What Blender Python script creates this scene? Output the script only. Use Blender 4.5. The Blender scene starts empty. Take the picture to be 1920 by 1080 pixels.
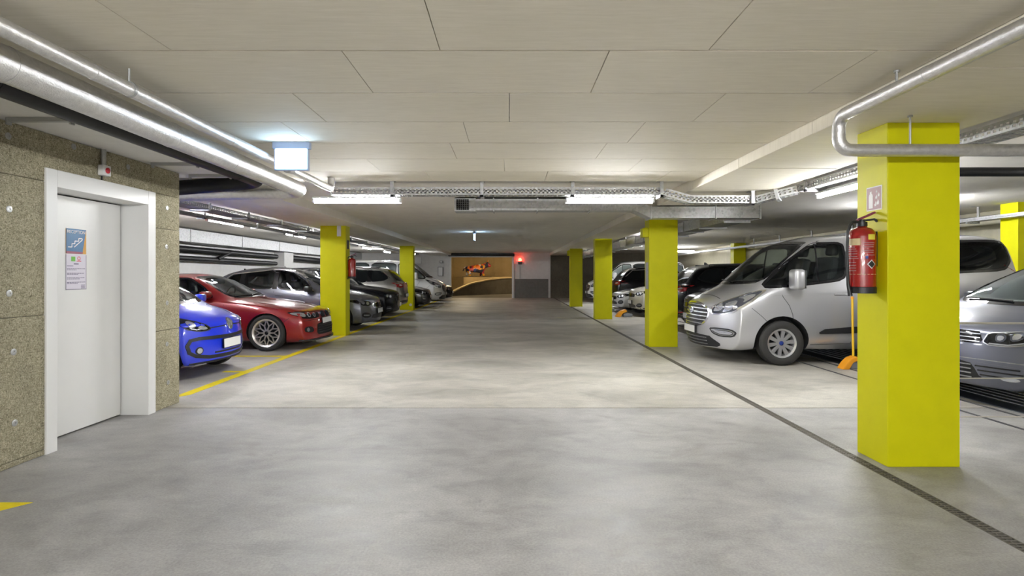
import bpy, bmesh, math, random
from mathutils import Vector, Matrix
from mathutils.bvhtree import BVHTree

random.seed(7)
PI = math.pi
sc = bpy.context.scene
C = sc.collection

# ------------------------------------------------------------------ camera, world, exposure
cam_d = bpy.data.cameras.new('camera')
cam = bpy.data.objects.new('camera', cam_d)
C.objects.link(cam)
cam.location = (0, 0, 1.4)
cam.rotation_euler = (PI / 2, 0, 0)
cam_d.sensor_width = 36.0
cam_d.lens = 1050 / 1920 * 36.0
cam_d.shift_x = 5 / 1920
cam_d.shift_y = -26 / 1920
cam_d.clip_start = 0.05
sc.camera = cam
w = bpy.data.worlds.new('world')
sc.world = w
w.use_nodes = True
w.node_tree.nodes['Background'].inputs[0].default_value = (0.02, 0.02, 0.022, 1)
w.node_tree.nodes['Background'].inputs[1].default_value = 1.0
sc.view_settings.view_transform = 'Standard'
sc.view_settings.look = 'None'
sc.view_settings.gamma = 1.0
sc.view_settings.use_curve_mapping = False
sc.view_settings.exposure = 1.79
TUBE_POWER = 95.0          # emission strength of the fluorescent tubes
try:
    sc.cycles.max_bounces = 7
    sc.cycles.diffuse_bounces = 5
    sc.cycles.glossy_bounces = 3
    sc.cycles.transparent_max_bounces = 8
    sc.cycles.use_adaptive_sampling = True
    sc.cycles.use_light_tree = False
    sc.cycles.adaptive_threshold = 0.04
    sc.cycles.adaptive_min_samples = 16
    sc.cycles.sample_clamp_indirect = 6.0
    sc.cycles.caustics_reflective = False
    sc.cycles.caustics_refractive = False
except Exception:
    pass

# ------------------------------------------------------------------ materials
M = {}

def nt_new(name):
    m = bpy.data.materials.new(name)
    m.use_nodes = True
    nt = m.node_tree
    b = nt.nodes['Principled BSDF']
    return m, nt, b

def mat(name, col, rough=0.5, metal=0.0, coat=0.0, emit=None, estr=0.0, spec=0.5):
    m, nt, b = nt_new(name)
    b.inputs['Base Color'].default_value = (*col, 1)
    b.inputs['Roughness'].default_value = rough
    b.inputs['Metallic'].default_value = metal
    b.inputs['Coat Weight'].default_value = coat
    b.inputs['Coat Roughness'].default_value = 0.04
    b.inputs['Specular IOR Level'].default_value = spec
    if emit:
        b.inputs['Emission Color'].default_value = (*emit, 1)
        b.inputs['Emission Strength'].default_value = estr
    M[name] = m
    return m

def N(nt, t, **kw):
    n = nt.nodes.new(t)
    for k, v in kw.items():
        setattr(n, k, v)
    return n

def pos_coords(nt, scale=(1, 1, 1), rot=(0, 0, 0)):
    g = N(nt, 'ShaderNodeNewGeometry')
    mp = N(nt, 'ShaderNodeMapping')
    mp.inputs['Scale'].default_value = scale
    mp.inputs['Rotation'].default_value = rot
    nt.links.new(g.outputs['Position'], mp.inputs['Vector'])
    return mp.outputs['Vector']

def noise(nt, vec, scale, detail=4, rough=0.55, dist=0.0):
    n = N(nt, 'ShaderNodeTexNoise')
    n.inputs['Scale'].default_value = scale
    n.inputs['Detail'].default_value = detail
    n.inputs['Roughness'].default_value = rough
    n.inputs['Distortion'].default_value = dist
    nt.links.new(vec, n.inputs['Vector'])
    return n.outputs['Fac']

def ramp(nt, fac, stops):
    r = N(nt, 'ShaderNodeValToRGB')
    el = r.color_ramp.elements
    while len(el) < len(stops):
        el.new(0.5)
    for e, (p, c) in zip(el, stops):
        e.position = p
        e.color = (*c, 1) if len(c) == 3 else c
    nt.links.new(fac, r.inputs['Fac'])
    return r.outputs['Color']

def g3(v):
    return (v, v, v)

def mixc(nt, fac, a, b, mode='MIX'):
    n = N(nt, 'ShaderNodeMix', data_type='RGBA', blend_type=mode)
    if isinstance(fac, (int, float)):
        n.inputs[0].default_value = fac
    else:
        nt.links.new(fac, n.inputs[0])
    for i, v in ((6, a), (7, b)):
        if isinstance(v, tuple):
            n.inputs[i].default_value = (*v, 1)
        else:
            nt.links.new(v, n.inputs[i])
    return n.outputs[2]

def bump(nt, b, h, strength, dist=0.01):
    n = N(nt, 'ShaderNodeBump')
    n.inputs['Strength'].default_value = strength
    n.inputs['Distance'].default_value = dist
    nt.links.new(h, n.inputs['Height'])
    nt.links.new(n.outputs['Normal'], b.inputs['Normal'])

def make_floor_mat(name, ca, cb, cc):
    m, nt, b = nt_new(name)
    v = pos_coords(nt)
    vs = pos_coords(nt, (0.85, 1.25, 1), (0, 0, 0.35))
    big = noise(nt, vs, 0.9, 8, 0.62, 0.5)
    med = noise(nt, vs, 4.2, 8, 0.68, 0.5)
    fine = noise(nt, v, 75, 4, 0.7)
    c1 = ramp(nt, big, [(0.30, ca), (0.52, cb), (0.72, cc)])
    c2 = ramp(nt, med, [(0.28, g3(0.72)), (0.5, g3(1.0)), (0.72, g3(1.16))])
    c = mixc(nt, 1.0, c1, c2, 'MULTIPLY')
    c3 = ramp(nt, fine, [(0.3, g3(0.78)), (0.7, g3(1.16))])
    c = mixc(nt, 1.0, c, c3, 'MULTIPLY')
    # sparse tyre and oil stains with a shape of their own
    st = noise(nt, vs, 1.7, 3, 0.5, 1.2)
    sm = ramp(nt, st, [(0.60, g3(0)), (0.72, g3(1))])
    c = mixc(nt, mixc(nt, 1.0, sm, (0.35, 0.35, 0.35), 'MULTIPLY'), c, (0.17, 0.155, 0.135))
    nt.links.new(c, b.inputs['Base Color'])
    r = ramp(nt, med, [(0.3, g3(0.42)), (0.7, g3(0.62))])
    nt.links.new(r, b.inputs['Roughness'])
    bump(nt, b, fine, 0.10, 0.004)
    M[name] = m

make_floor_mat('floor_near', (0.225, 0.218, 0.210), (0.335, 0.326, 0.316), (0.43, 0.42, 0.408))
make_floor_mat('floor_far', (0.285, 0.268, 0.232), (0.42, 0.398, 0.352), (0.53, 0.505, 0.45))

def make_ceiling():
    m, nt, b = nt_new('ceiling_board')
    v = pos_coords(nt, (1.5, 16, 1))
    n1 = noise(nt, v, 3.0, 6, 0.65, 0.5)
    v2 = pos_coords(nt)
    n2 = noise(nt, v2, 0.7, 3, 0.5)
    c = ramp(nt, n1, [(0.3, (0.75, 0.695, 0.57)), (0.7, (0.84, 0.785, 0.665))])
    c = mixc(nt, 1.0, c, ramp(nt, n2, [(0.3, g3(0.93)), (0.7, g3(1.03))]), 'MULTIPLY')
    nt.links.new(c, b.inputs['Base Color'])
    b.inputs['Roughness'].default_value = 0.8
    bump(nt, b, n1, 0.25, 0.006)
    M['ceiling_board'] = m
    m, nt, b = nt_new('slab')
    v = pos_coords(nt, (1.5, 1, 1))
    n1 = noise(nt, v, 1.6, 6, 0.6, 0.8)
    c = ramp(nt, n1, [(0.3, (0.79, 0.755, 0.69)), (0.7, (0.87, 0.835, 0.77))])
    nt.links.new(c, b.inputs['Base Color'])
    b.inputs['Roughness'].default_value = 0.75
    M['slab'] = m
make_ceiling()

def make_woodwool(name, dark, mid, light):
    m, nt, b = nt_new(name)
    v = pos_coords(nt)
    a1 = noise(nt, pos_coords(nt, (1, 1, 3.0), (0.5, 0, 0)), 24, 4, 0.75, 2.5)
    a2 = noise(nt, pos_coords(nt, (1, 3.0, 1), (-0.4, 0, 0)), 27, 4, 0.75, 2.5)
    s = N(nt, 'ShaderNodeMath', operation='MULTIPLY')
    nt.links.new(a1, s.inputs[0]); nt.links.new(a2, s.inputs[1])
    c = ramp(nt, s.outputs[0], [(0.15, dark), (0.24, mid), (0.36, light)])
    big = noise(nt, v, 2.2, 4, 0.6)
    c = mixc(nt, 1.0, c, ramp(nt, big, [(0.3, g3(0.85)), (0.7, g3(1.1))]), 'MULTIPLY')
    nt.links.new(c, b.inputs['Base Color'])
    b.inputs['Roughness'].default_value = 0.9
    bump(nt, b, s.outputs[0], 0.9, 0.02)
    M[name] = m
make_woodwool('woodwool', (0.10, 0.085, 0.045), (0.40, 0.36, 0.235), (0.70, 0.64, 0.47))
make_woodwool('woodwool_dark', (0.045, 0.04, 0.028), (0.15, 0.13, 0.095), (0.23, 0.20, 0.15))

def make_paint_wall(name, ca, cb, sc_=6.0, rough=0.55):
    m, nt, b = nt_new(name)
    v = pos_coords(nt)
    n1 = noise(nt, v, sc_, 5, 0.6)
    c = ramp(nt, n1, [(0.3, ca), (0.7, cb)])
    nt.links.new(c, b.inputs['Base Color'])
    b.inputs['Roughness'].default_value = rough
    b.inputs['Specular IOR Level'].default_value = 0.25
    n2 = noise(nt, v, 90, 2, 0.5)
    bump(nt, b, n2, 0.06, 0.003)
    M[name] = m
make_paint_wall('lime_paint', (0.615, 0.595, 0.0012), (0.66, 0.635, 0.0015), 5.0, 0.5)
make_paint_wall('white_wall', (0.66, 0.65, 0.63), (0.73, 0.72, 0.70))
make_paint_wall('cream_wall', (0.60, 0.56, 0.42), (0.68, 0.64, 0.50))
make_paint_wall('grey_dado', (0.16, 0.155, 0.14), (0.20, 0.195, 0.18))
make_paint_wall('white_door', (0.72, 0.715, 0.70), (0.77, 0.765, 0.75), 1.0, 0.4)
make_paint_wall('ramp_wall', (0.46, 0.35, 0.18), (0.58, 0.45, 0.25), 1.2, 0.8)
make_paint_wall('ramp_floor', (0.10, 0.088, 0.07), (0.15, 0.13, 0.10), 2.0, 0.7)
make_paint_wall('yellow_line', (0.66, 0.52, 0.01), (0.80, 0.64, 0.015), 18.0, 0.6)

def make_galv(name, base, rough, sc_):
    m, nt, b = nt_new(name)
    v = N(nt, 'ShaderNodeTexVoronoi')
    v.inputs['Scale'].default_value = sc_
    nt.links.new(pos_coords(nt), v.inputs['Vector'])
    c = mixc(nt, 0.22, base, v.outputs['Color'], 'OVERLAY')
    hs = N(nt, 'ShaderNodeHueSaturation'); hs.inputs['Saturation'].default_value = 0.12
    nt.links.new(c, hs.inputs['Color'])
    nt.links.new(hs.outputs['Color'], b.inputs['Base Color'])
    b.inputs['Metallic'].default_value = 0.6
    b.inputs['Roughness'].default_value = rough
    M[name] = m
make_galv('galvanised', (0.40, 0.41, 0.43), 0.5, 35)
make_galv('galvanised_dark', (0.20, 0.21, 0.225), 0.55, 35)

def make_foil():
    m, nt, b = nt_new('foil')
    v = pos_coords(nt)
    n1 = noise(nt, v, 26, 4, 0.6)
    n2 = noise(nt, v, 110, 2, 0.5)
    c = ramp(nt, n1, [(0.3, (0.58, 0.57, 0.56)), (0.7, (0.72, 0.71, 0.70))])
    nt.links.new(c, b.inputs['Base Color'])
    b.inputs['Metallic'].default_value = 0.8
    b.inputs['Roughness'].default_value = 0.38
    bump(nt, b, n2, 0.35, 0.006)
    M['foil'] = m
make_foil()

def make_glass(name, tint, refl=0.04):
    m = bpy.data.materials.new(name)
    m.use_nodes = True
    nt = m.node_tree
    nt.nodes.clear()
    out = N(nt, 'ShaderNodeOutputMaterial')
    tr = N(nt, 'ShaderNodeBsdfTransparent'); tr.inputs[0].default_value = (*tint, 1)
    gl = N(nt, 'ShaderNodeBsdfGlossy'); gl.inputs['Roughness'].default_value = 0.03
    gl.inputs[0].default_value = (0.9, 0.95, 1.0, 1)
    fr = N(nt, 'ShaderNodeFresnel'); fr.inputs['IOR'].default_value = 1.5
    mx = N(nt, 'ShaderNodeMixShader')
    nt.links.new(fr.outputs[0], mx.inputs[0])
    nt.links.new(tr.outputs[0], mx.inputs[1]); nt.links.new(gl.outputs[0], mx.inputs[2])
    nt.links.new(mx.outputs[0], out.inputs[0])
    M[name] = m
make_glass('glass', (0.62, 0.68, 0.66))
make_glass('glass_clear', (0.85, 0.90, 0.88))
make_glass('glass_tint', (0.30, 0.33, 0.33))
make_glass('lamp_glass', (0.85, 0.88, 0.9))

def paint(name, col, metal=0.35, rough=0.3):
    return mat(name, col, rough, metal, 1.0)
paint('paint_blue', (0.006, 0.03, 0.62), 0.0, 0.28)
paint('paint_red', (0.25, 0.008, 0.007), 0.2, 0.28)
paint('paint_silver', (0.47, 0.47, 0.49), 0.55, 0.3)
mat('paint_greyblue', (0.115, 0.12, 0.15), 0.36, 0.55, 0.35)
paint('paint_grey', (0.15, 0.155, 0.185), 0.6, 0.3)
paint('paint_dark', (0.05, 0.053, 0.06), 0.4, 0.3)
mat('paint_black', (0.006, 0.006, 0.008), 0.25, 0, 0.0, spec=0.22)
paint('paint_white', (0.68, 0.68, 0.69), 0.0, 0.3)
paint('paint_cream', (0.56, 0.54, 0.48), 0.1, 0.3)
paint('paint_champagne', (0.28, 0.27, 0.25), 0.6, 0.3)
mat('black_plastic', (0.016, 0.016, 0.018), 0.42)
mat('black_gloss', (0.008, 0.008, 0.010), 0.08)
mat('well', (0.006, 0.006, 0.006), 0.9)
mat('interior', (0.030, 0.031, 0.034), 0.75)
mat('seat_fabric', (0.055, 0.056, 0.060), 0.85)
mat('interior_reflect', (0.42, 0.44, 0.43), 0.7)  # pale cabin colour stands in for the ceiling's reflection in the windscreen
mat('bar_chrome', (0.42, 0.43, 0.45), 0.25, 0.9)
mat('rubber', (0.022, 0.021, 0.020), 0.75)
mat('alloy', (0.48, 0.48, 0.49), 0.28, 0.75)
mat('alloy_gold', (0.66, 0.61, 0.54), 0.28, 0.75)
mat('chrome', (0.80, 0.81, 0.83), 0.12, 1.0)
mat('plate_white', (0.80, 0.80, 0.78), 0.45)
mat('lamp_inner', (0.55, 0.57, 0.62), 0.2, 0.8)
mat('lamp_dark', (0.10, 0.105, 0.125), 0.12, 0.5)
mat('tail_red', (0.42, 0.010, 0.012), 0.12, 0, 1.0)
mat('tail_clear', (0.75, 0.70, 0.68), 0.15, 0, 1.0)
mat('indicator', (0.75, 0.28, 0.02), 0.2, 0, 1.0)
mat('badge_blue', (0.015, 0.035, 0.22), 0.25, 0.2, 1.0)
mat('pipe_black', (0.006, 0.006, 0.007), 0.45, spec=0.3)
mat('rail_steel', (0.10, 0.10, 0.105), 0.5, 0.6)
mat('grate_iron', (0.13, 0.118, 0.10), 0.6, 0.35)
mat('trough', (0.02, 0.019, 0.017), 0.9)
mat('platform_steel', (0.085, 0.095, 0.115), 0.42, 0.6)
mat('ridge_steel', (0.55, 0.56, 0.58), 0.3, 0.8)
mat('ext_red', (0.31, 0.005, 0.005), 0.25, 0, 0.8)
mat('ext_label', (0.62, 0.50, 0.28), 0.5)
mat('sticker_yellow', (0.70, 0.62, 0.06), 0.5)
mat('sign_red', (0.36, 0.20, 0.21), 0.5)
mat('sign_white', (0.82, 0.80, 0.80), 0.5)
mat('sign_blue', (0.012, 0.115, 0.27), 0.45)
mat('sign_orange', (0.55, 0.27, 0.015), 0.45)
mat('sign_maroon', (0.22, 0.03, 0.07), 0.45)
mat('paper', (0.66, 0.62, 0.70), 0.6)
mat('ink', (0.10, 0.09, 0.16), 0.6)
mat('sign_green', (0.12, 0.42, 0.03), 0.5)
mat('print_red', (0.60, 0.04, 0.05), 0.5)
mat('zinc', (0.42, 0.42, 0.41), 0.45, 0.6)
mat('white_plastic', (0.74, 0.74, 0.73), 0.4)
mat('sign_housing', (0.30, 0.36, 0.50), 0.45)
mat('button_red', (0.50, 0.015, 0.03), 0.35)
mat('orange_plastic', (0.80, 0.33, 0.015), 0.5)
mat('broom_yellow', (0.78, 0.48, 0.02), 0.4)
mat('grey_block', (0.20, 0.21, 0.23), 0.6)
mat('tube_on', (0.9, 0.9, 0.9), 0.4, emit=(0.97, 0.985, 1.0), estr=TUBE_POWER)
mat('tube_side', (0.9, 0.9, 0.9), 0.4, emit=(0.96, 0.975, 1.0), estr=TUBE_POWER * 0.68)
mat('exit_on', (0.9, 0.9, 0.95), 0.4, emit=(0.45, 0.70, 1.0), estr=7.0)
mat('beacon_on', (0.8, 0.1, 0.08), 0.3, emit=(1.0, 0.06, 0.03), estr=6.0)
mat('warm_lamp', (0.9, 0.8, 0.6), 0.4, emit=(1.0, 0.80, 0.50), estr=75.0)
mat('glass_dark', (0.012, 0.014, 0.015), 0.04, spec=0.3)
mat('wire', (0.5, 0.47, 0.41), 0.4, 0.2)

def make_patchwork():
    m, nt, b = nt_new('patchwork')
    tc = N(nt, 'ShaderNodeTexCoord')
    v = N(nt, 'ShaderNodeTexVoronoi'); v.inputs['Scale'].default_value = 5.2
    nt.links.new(tc.outputs['Object'], v.inputs['Vector'])
    sp = N(nt, 'ShaderNodeSeparateColor')
    nt.links.new(v.outputs['Color'], sp.inputs[0])
    r = N(nt, 'ShaderNodeValToRGB'); r.color_ramp.interpolation = 'CONSTANT'
    cols = [(0, (0.02, 0.02, 0.05)), (0.2, (0.75, 0.18, 0.02)), (0.38, (0.75, 0.75, 0.78)), (0.5, (0.50, 0.02, 0.03)),
            (0.64, (0.04, 0.08, 0.30)), (0.76, (0.85, 0.42, 0.03)), (0.9, (0.30, 0.03, 0.05))]
    el = r.color_ramp.elements
    while len(el) < len(cols):
        el.new(0.5)
    for e, (p, c) in zip(el, cols):
        e.position = p; e.color = (*c, 1)
    nt.links.new(sp.outputs[0], r.inputs[0])
    nt.links.new(r.outputs[0], b.inputs['Base Color'])
    b.inputs['Roughness'].default_value = 0.35
    M['patchwork'] = m
make_patchwork()

# ------------------------------------------------------------------ mesh helpers
def link(name, me, parent=None, material=None):
    o = bpy.data.objects.new(name, me)
    C.objects.link(o)
    if parent is not None:
        o.parent = parent
    if material is not None and me is not None:
        me.materials.clear()
        me.materials.append(M[material])
    return o

def tag(o, label=None, cat=None, group=None, kind=None):
    if label: o['label'] = label
    if cat: o['category'] = cat
    if group: o['group'] = group
    if kind: o['kind'] = kind
    return o

def empty(name, loc=(0, 0, 0), rz=0.0):
    o = bpy.data.objects.new(name, None)
    o.empty_display_size = 0.2
    C.objects.link(o)
    o.location = loc
    o.rotation_euler = (0, 0, rz)
    return o

class MB:
    def __init__(s):
        s.v = []; s.f = []
    def add(s, vs, fs):
        n = len(s.v)
        s.v += [tuple(p) for p in vs]
        s.f += [tuple(i + n for i in f) for f in fs]
        return s
    def box(s, x0, x1, y0, y1, z0, z1):
        return s.add([(x0, y0, z0), (x1, y0, z0), (x1, y1, z0), (x0, y1, z0), (x0, y0, z1), (x1, y0, z1), (x1, y1, z1), (x0, y1, z1)],
                     [(0, 3, 2, 1), (4, 5, 6, 7), (0, 1, 5, 4), (1, 2, 6, 5), (2, 3, 7, 6), (3, 0, 4, 7)])
    def bar(s, p, q, a, b):
        """rectangular bar from p to q, a wide, b high"""
        p, q = Vector(p), Vector(q)
        d = (q - p).normalized()
        up = Vector((0, 0, 1)) if abs(d.z) < 0.95 else Vector((0, 1, 0))
        r = d.cross(up).normalized(); u = r.cross(d).normalized()
        r *= a / 2; u *= b / 2
        vs = [p - r - u, p + r - u, p + r + u, p - r + u, q - r - u, q + r - u, q + r + u, q - r + u]
        return s.add(vs, [(3, 2, 1, 0), (4, 5, 6, 7), (0, 1, 5, 4), (1, 2, 6, 5), (2, 3, 7, 6), (3, 0, 4, 7)])
    def sweep(s, pts, r, n=16, cap=True):
        pts = [Vector(p) for p in pts]
        rs = r if isinstance(r, (list, tuple)) else [r] * len(pts)
        rings = []
        t0 = (pts[1] - pts[0]).normalized()
        up = Vector((0, 0, 1)) if abs(t0.z) < 0.9 else Vector((1, 0, 0))
        nrm = t0.cross(up).normalized()
        for i, p in enumerate(pts):
            a = pts[max(0, i - 1)]; b = pts[min(len(pts) - 1, i + 1)]
            t = (b - a).normalized()
            nrm = (nrm - t * nrm.dot(t)).normalized()
            bn = t.cross(nrm)
            rings.append([p + (nrm * math.cos(k * 2 * PI / n) + bn * math.sin(k * 2 * PI / n)) * rs[i] for k in range(n)])
        vs = [v for rg in rings for v in rg]
        fs = []
        for i in range(len(pts) - 1):
            for k in range(n):
                k2 = (k + 1) % n
                fs.append((i * n + k, i * n + k2, (i + 1) * n + k2, (i + 1) * n + k))
        if cap:
            fs.append(tuple(range(n - 1, -1, -1)))
            fs.append(tuple((len(pts) - 1) * n + k for k in range(n)))
        return s.add(vs, fs)
    def lathe(s, prof, n=32, origin=(0, 0, 0), axis='z', close=False):
        """prof: list of (radius, height)"""
        o = Vector(origin); vs = []; fs = []
        for (r, h) in prof:
            for k in range(n):
                a = 2 * PI * k / n
                c, d = r * math.cos(a), r * math.sin(a)
                vs.append(o + (Vector((c, d, h)) if axis == 'z' else Vector((c, h, d)) if axis == 'y' else Vector((h, c, d))))
        m = len(prof)
        for i in range(m - 1 if not close else m):
            j = (i + 1) % m
            for k in range(n):
                k2 = (k + 1) % n
                fs.append((i * n + k, i * n + k2, j * n + k2, j * n + k))
        if not close:
            fs.append(tuple(range(n - 1, -1, -1)))
            fs.append(tuple((m - 1) * n + k for k in range(n)))
        return s.add(vs, fs)
    def prism(s, poly, fn0, fn1):
        """poly of (a,b); fn maps (a,b)->3d for both ends"""
        n = len(poly)
        vs = [fn0(*p) for p in poly] + [fn1(*p) for p in poly]
        fs = [tuple(range(n)), tuple(range(2 * n - 1, n - 1, -1))]
        for i in range(n):
            j = (i + 1) % n
            fs.append((i, i + n, j + n, j))
        return s.add(vs, fs)
    def mesh(s, name='m', smooth=None, bevel=0.0, seg=2):
        bm = bmesh.new()
        vv = [bm.verts.new(p) for p in s.v]
        for f in s.f:
            try:
                bm.faces.new([vv[i] for i in f])
            except ValueError:
                pass
        bmesh.ops.recalc_face_normals(bm, faces=bm.faces[:])
        if bevel:
            bmesh.ops.bevel(bm, geom=bm.edges[:], offset=bevel, segments=seg, affect='EDGES', profile=0.5, clamp_overlap=True)
        me = bpy.data.meshes.new(name)
        bm.to_mesh(me); bm.free()
        if smooth is not None:
            me.polygons.foreach_set('use_smooth', [True] * len(me.polygons))
            me.set_sharp_from_angle(angle=math.radians(smooth))
        return me
    def build(s, name, material, parent=None, smooth=None, bevel=0.0, seg=2):
        return link(name, s.mesh(name, smooth, bevel, seg), parent, material)

def bend_path(pts, br, n=8):
    """polyline with its corners rounded to radius br"""
    pts = [Vector(p) for p in pts]
    out = [pts[0]]
    for i in range(1, len(pts) - 1):
        a, b, c = pts[i - 1], pts[i], pts[i + 1]
        d1 = (a - b).normalized(); d2 = (c - b).normalized()
        ang = d1.angle(d2)
        t = br / math.tan(ang / 2)
        p, q = b + d1 * t, b + d2 * t
        cen = b + (d1 + d2).normalized() * (br / math.sin(ang / 2))
        v0, v1 = p - cen, q - cen
        om = v0.angle(v1)
        for k in range(n + 1):
            u = k / n
            out.append(cen + (v0 * math.sin((1 - u) * om) + v1 * math.sin(u * om)) / math.sin(om))
    out.append(pts[-1])
    return out

def box_obj(name, material, dims, parent=None, bevel=0.0):
    return MB().box(*dims).build(name, material, parent, None, bevel)

def text_mesh(body, size, mtx, material, parent, name, shear=0.0, depth=0.001):
    cu = bpy.data.curves.new('t', 'FONT')
    cu.body = body; cu.size = size; cu.align_x = 'CENTER'; cu.align_y = 'CENTER'; cu.extrude = depth; cu.shear = shear
    o = bpy.data.objects.new('t', cu)
    C.objects.link(o)
    dg = bpy.context.evaluated_depsgraph_get()
    me = bpy.data.meshes.new_from_object(o.evaluated_get(dg))
    bpy.data.objects.remove(o)
    me.transform(mtx)
    return link(name, me, parent, material)

def frame(origin, xa, ya):
    xa, ya = Vector(xa), Vector(ya)
    za = xa.cross(ya)
    m = Matrix((xa, ya, za)).transposed().to_4x4()
    m.translation = Vector(origin)
    return m

# ------------------------------------------------------------------ setting: floor, drain, ceiling, walls
ZS, ZP, ZB = 2.64, 2.60, 2.50      # slab, aisle boards, beams
XL, XR, YB, YF = -9.0, 9.5, -6.0, 33.0
D0, D1 = 2.585, 2.675              # drain channel

fl = box_obj('floor', 'trough', (XL - .2, XR + .2, YB - .2, YF + .2, -0.30, -0.06))
tag(fl, kind='structure')
for x0, x1 in ((XL - .1, D0), (D1, XR + .1)):
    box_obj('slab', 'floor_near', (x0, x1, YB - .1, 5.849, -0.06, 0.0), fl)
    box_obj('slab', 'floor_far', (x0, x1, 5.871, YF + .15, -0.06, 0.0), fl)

dr = empty('drain_channel', ((D0 + D1) / 2, 0, -0.06))
tag(dr, 'long narrow drain channel with iron grating running past the yellow pillars', 'drain')
MB().box(-.045, .045, -1.0, 32.8, 0.0, 0.008).build('trough', 'trough', dr)
g = MB()
g.box(-.045, -.036, 0, .996, .035, .06).box(.036, .045, 0, .996, .035, .06).box(-.004, .004, 0, .996, .040, .058)
for k in range(33):
    g.box(-.036, .036, .008 + k * .03, .022 + k * .03, .045, .059)
gm = g.mesh('grate')
gm.materials.append(M['grate_iron'])
for k in range(34):
    o = link('grate', gm, dr); o.location = (0, -1 + k * 0.99, 0)

ce = box_obj('ceiling', 'slab', (XL - .2, XR + .2, YB - .2, YF + .2, ZS, ZS + .2))
tag(ce, kind='structure')
rows = [(0.187, 0.2), (0.892, .9), (1.597, .1), (2.302, -.372), (3.007, -.902), (3.712, 0.0), (4.417, -.365), (5.122, .895), (5.827, -.055), (6.532, .45)]
for ri_, (y0, off) in enumerate(rows):
    xs = sorted([off + 1.44 * k for k in range(-4, 5)])
    xs = [-3.36] + [x for x in xs if -3.2 < x < 2.25] + [2.375]
    for a, b_ in zip(xs[:-1], xs[1:]):
        dz = random.uniform(-.0005, .0005)
        o = MB().box(a + .0025, b_ - .0025, y0 + .006, y0 + .699, ZP + dz, ZS).build('panel', 'ceiling_board', ce, None, 0.0008, 1)
        o.rotation_euler = (0, 0, 0)
box_obj('panel_field', 'ceiling_board', (-3.36, 2.375, YB, .18, ZP, ZS), ce)

bl = box_obj('ceiling_beam_left', 'slab', (-4.62, -3.38, 6.64, YF, ZB, ZS)); tag(bl, kind='structure')
br_ = box_obj('ceiling_beam_right', 'slab', (2.41, 3.41, YB, YF, ZB + .03, ZS)); tag(br_, kind='structure')
ys = [YB, .15, 1.57, 2.985, 4.40, 5.82, 7.24, 8.66, 10.08, 11.5, 13.0, 15.0, YF]
for a, b_ in zip(ys[:-1], ys[1:]):
    MB().box(2.38, 3.44, a + .002, b_ - .002, ZB + random.uniform(-.002, .002), ZS - .001).build('board', 'ceiling_board', br_, None, .003, 1)

# soffit beside the pipes, its far corner rounded
sof = []
for k in range(9):
    a = k * PI / 2 / 8
    sof.append((-3.30 + .28 * math.cos(a), 6.13 + .28 * math.sin(a)))
poly = [(-3.95, YB), (-3.02, YB)] + sof + [(-3.95, 6.41)]
so = MB().prism(poly, lambda a, b_: (a, b_, ZB), lambda a, b_: (a, b_, ZS)).build('ceiling_soffit_left', 'white_wall')
tag(so, kind='structure')

# left wall with boards and door
wl = MB().box(-4.6, -3.63, YB, 4.42, 0, ZB).box(-4.6, -3.63, 5.59, 6.11, 0, ZB).box(-4.6, -3.63, 4.42, 5.59, 2.14, ZB).box(-4.6, -4.0, 4.42, 5.59, 0, 2.14).box(XL, -4.6, 5.9, 6.11, 0, ZS).build('wall_left', 'white_wall')
tag(wl, kind='structure')
def board(y0, y1, z0, z1):
    MB().box(-3.632, -3.60 + random.uniform(-.002, .002), y0 + .002, y1 - .002, z0 + .002, z1 - .002).build('board', 'woodwool', wl, None, .003, 1)
for y0, y1 in ((-1.9, .2), (.2, 2.27), (2.27, 4.34)):
    for z0, z1 in ((0, .045), (.045, 1.085), (1.085, 2.12), (2.12, 2.5)):
        board(y0, y1, z0, z1)
board(4.34, 5.63, 2.227, 2.5)
board(5.63, 6.11, 2.227, 2.5)
for z0, z1 in ((0, .816), (.816, 1.87), (1.87, 2.227)):
    board(5.675, 6.11, z0, z1)
# washers with screws
ws = MB().lathe([(.0255, 0), (.0255, .003), (.018, .006), (.008, .005), (.008, .002)], 14, axis='x')
wm_ = ws.mesh('washer', 40); wm_.materials.append(M['zinc'])
def LW(u, v):            # a point on the left wall seen at pixel (u, v)
    y = 3.6 * 1050 / (955 - u)
    return (-3.60, y, 1.4 + (514 - v) * y / 1050)
for (u, v) in ((15, 255), (17, 392), (17, 550), (25, 660), (27, 793), (138, 275), (240, 313), (313, 390), (312, 463), (313, 645), (315, 717), (313, 568)):
    o = link('washer', wm_, wl); o.location = LW(u, v)
for y in (3.1, 2.3, 1.5):
    for z in (.35, .85, 1.27, 1.85, 2.35):
        o = link('washer', wm_, wl); o.location = (-3.6, y, z)

dw = empty('door_1', (-3.6, 5.0, 0)); tag(dw, kind='structure')
def dpart(name, m, d, bev=.004):
    return MB().box(d[0] + 3.6, d[1] + 3.6, d[2] - 5, d[3] - 5, d[4], d[5]).build(name, m, dw, None, bev)
dpart('jamb', 'white_door', (-3.90, -3.582, 4.335, 4.44, 0, 2.227))
dpart('jamb', 'white_door', (-3.90, -3.582, 5.56, 5.675, 0, 2.227))
dpart('head', 'white_door', (-3.90, -3.582, 4.44, 5.56, 2.09, 2.227))
dpart('leaf', 'white_door', (-3.90, -3.85, 4.448, 5.545, .012, 2.078))
dpart('backing', 'well', (-3.95, -3.905, 4.42, 5.58, 0.0, 2.10), 0)

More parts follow.
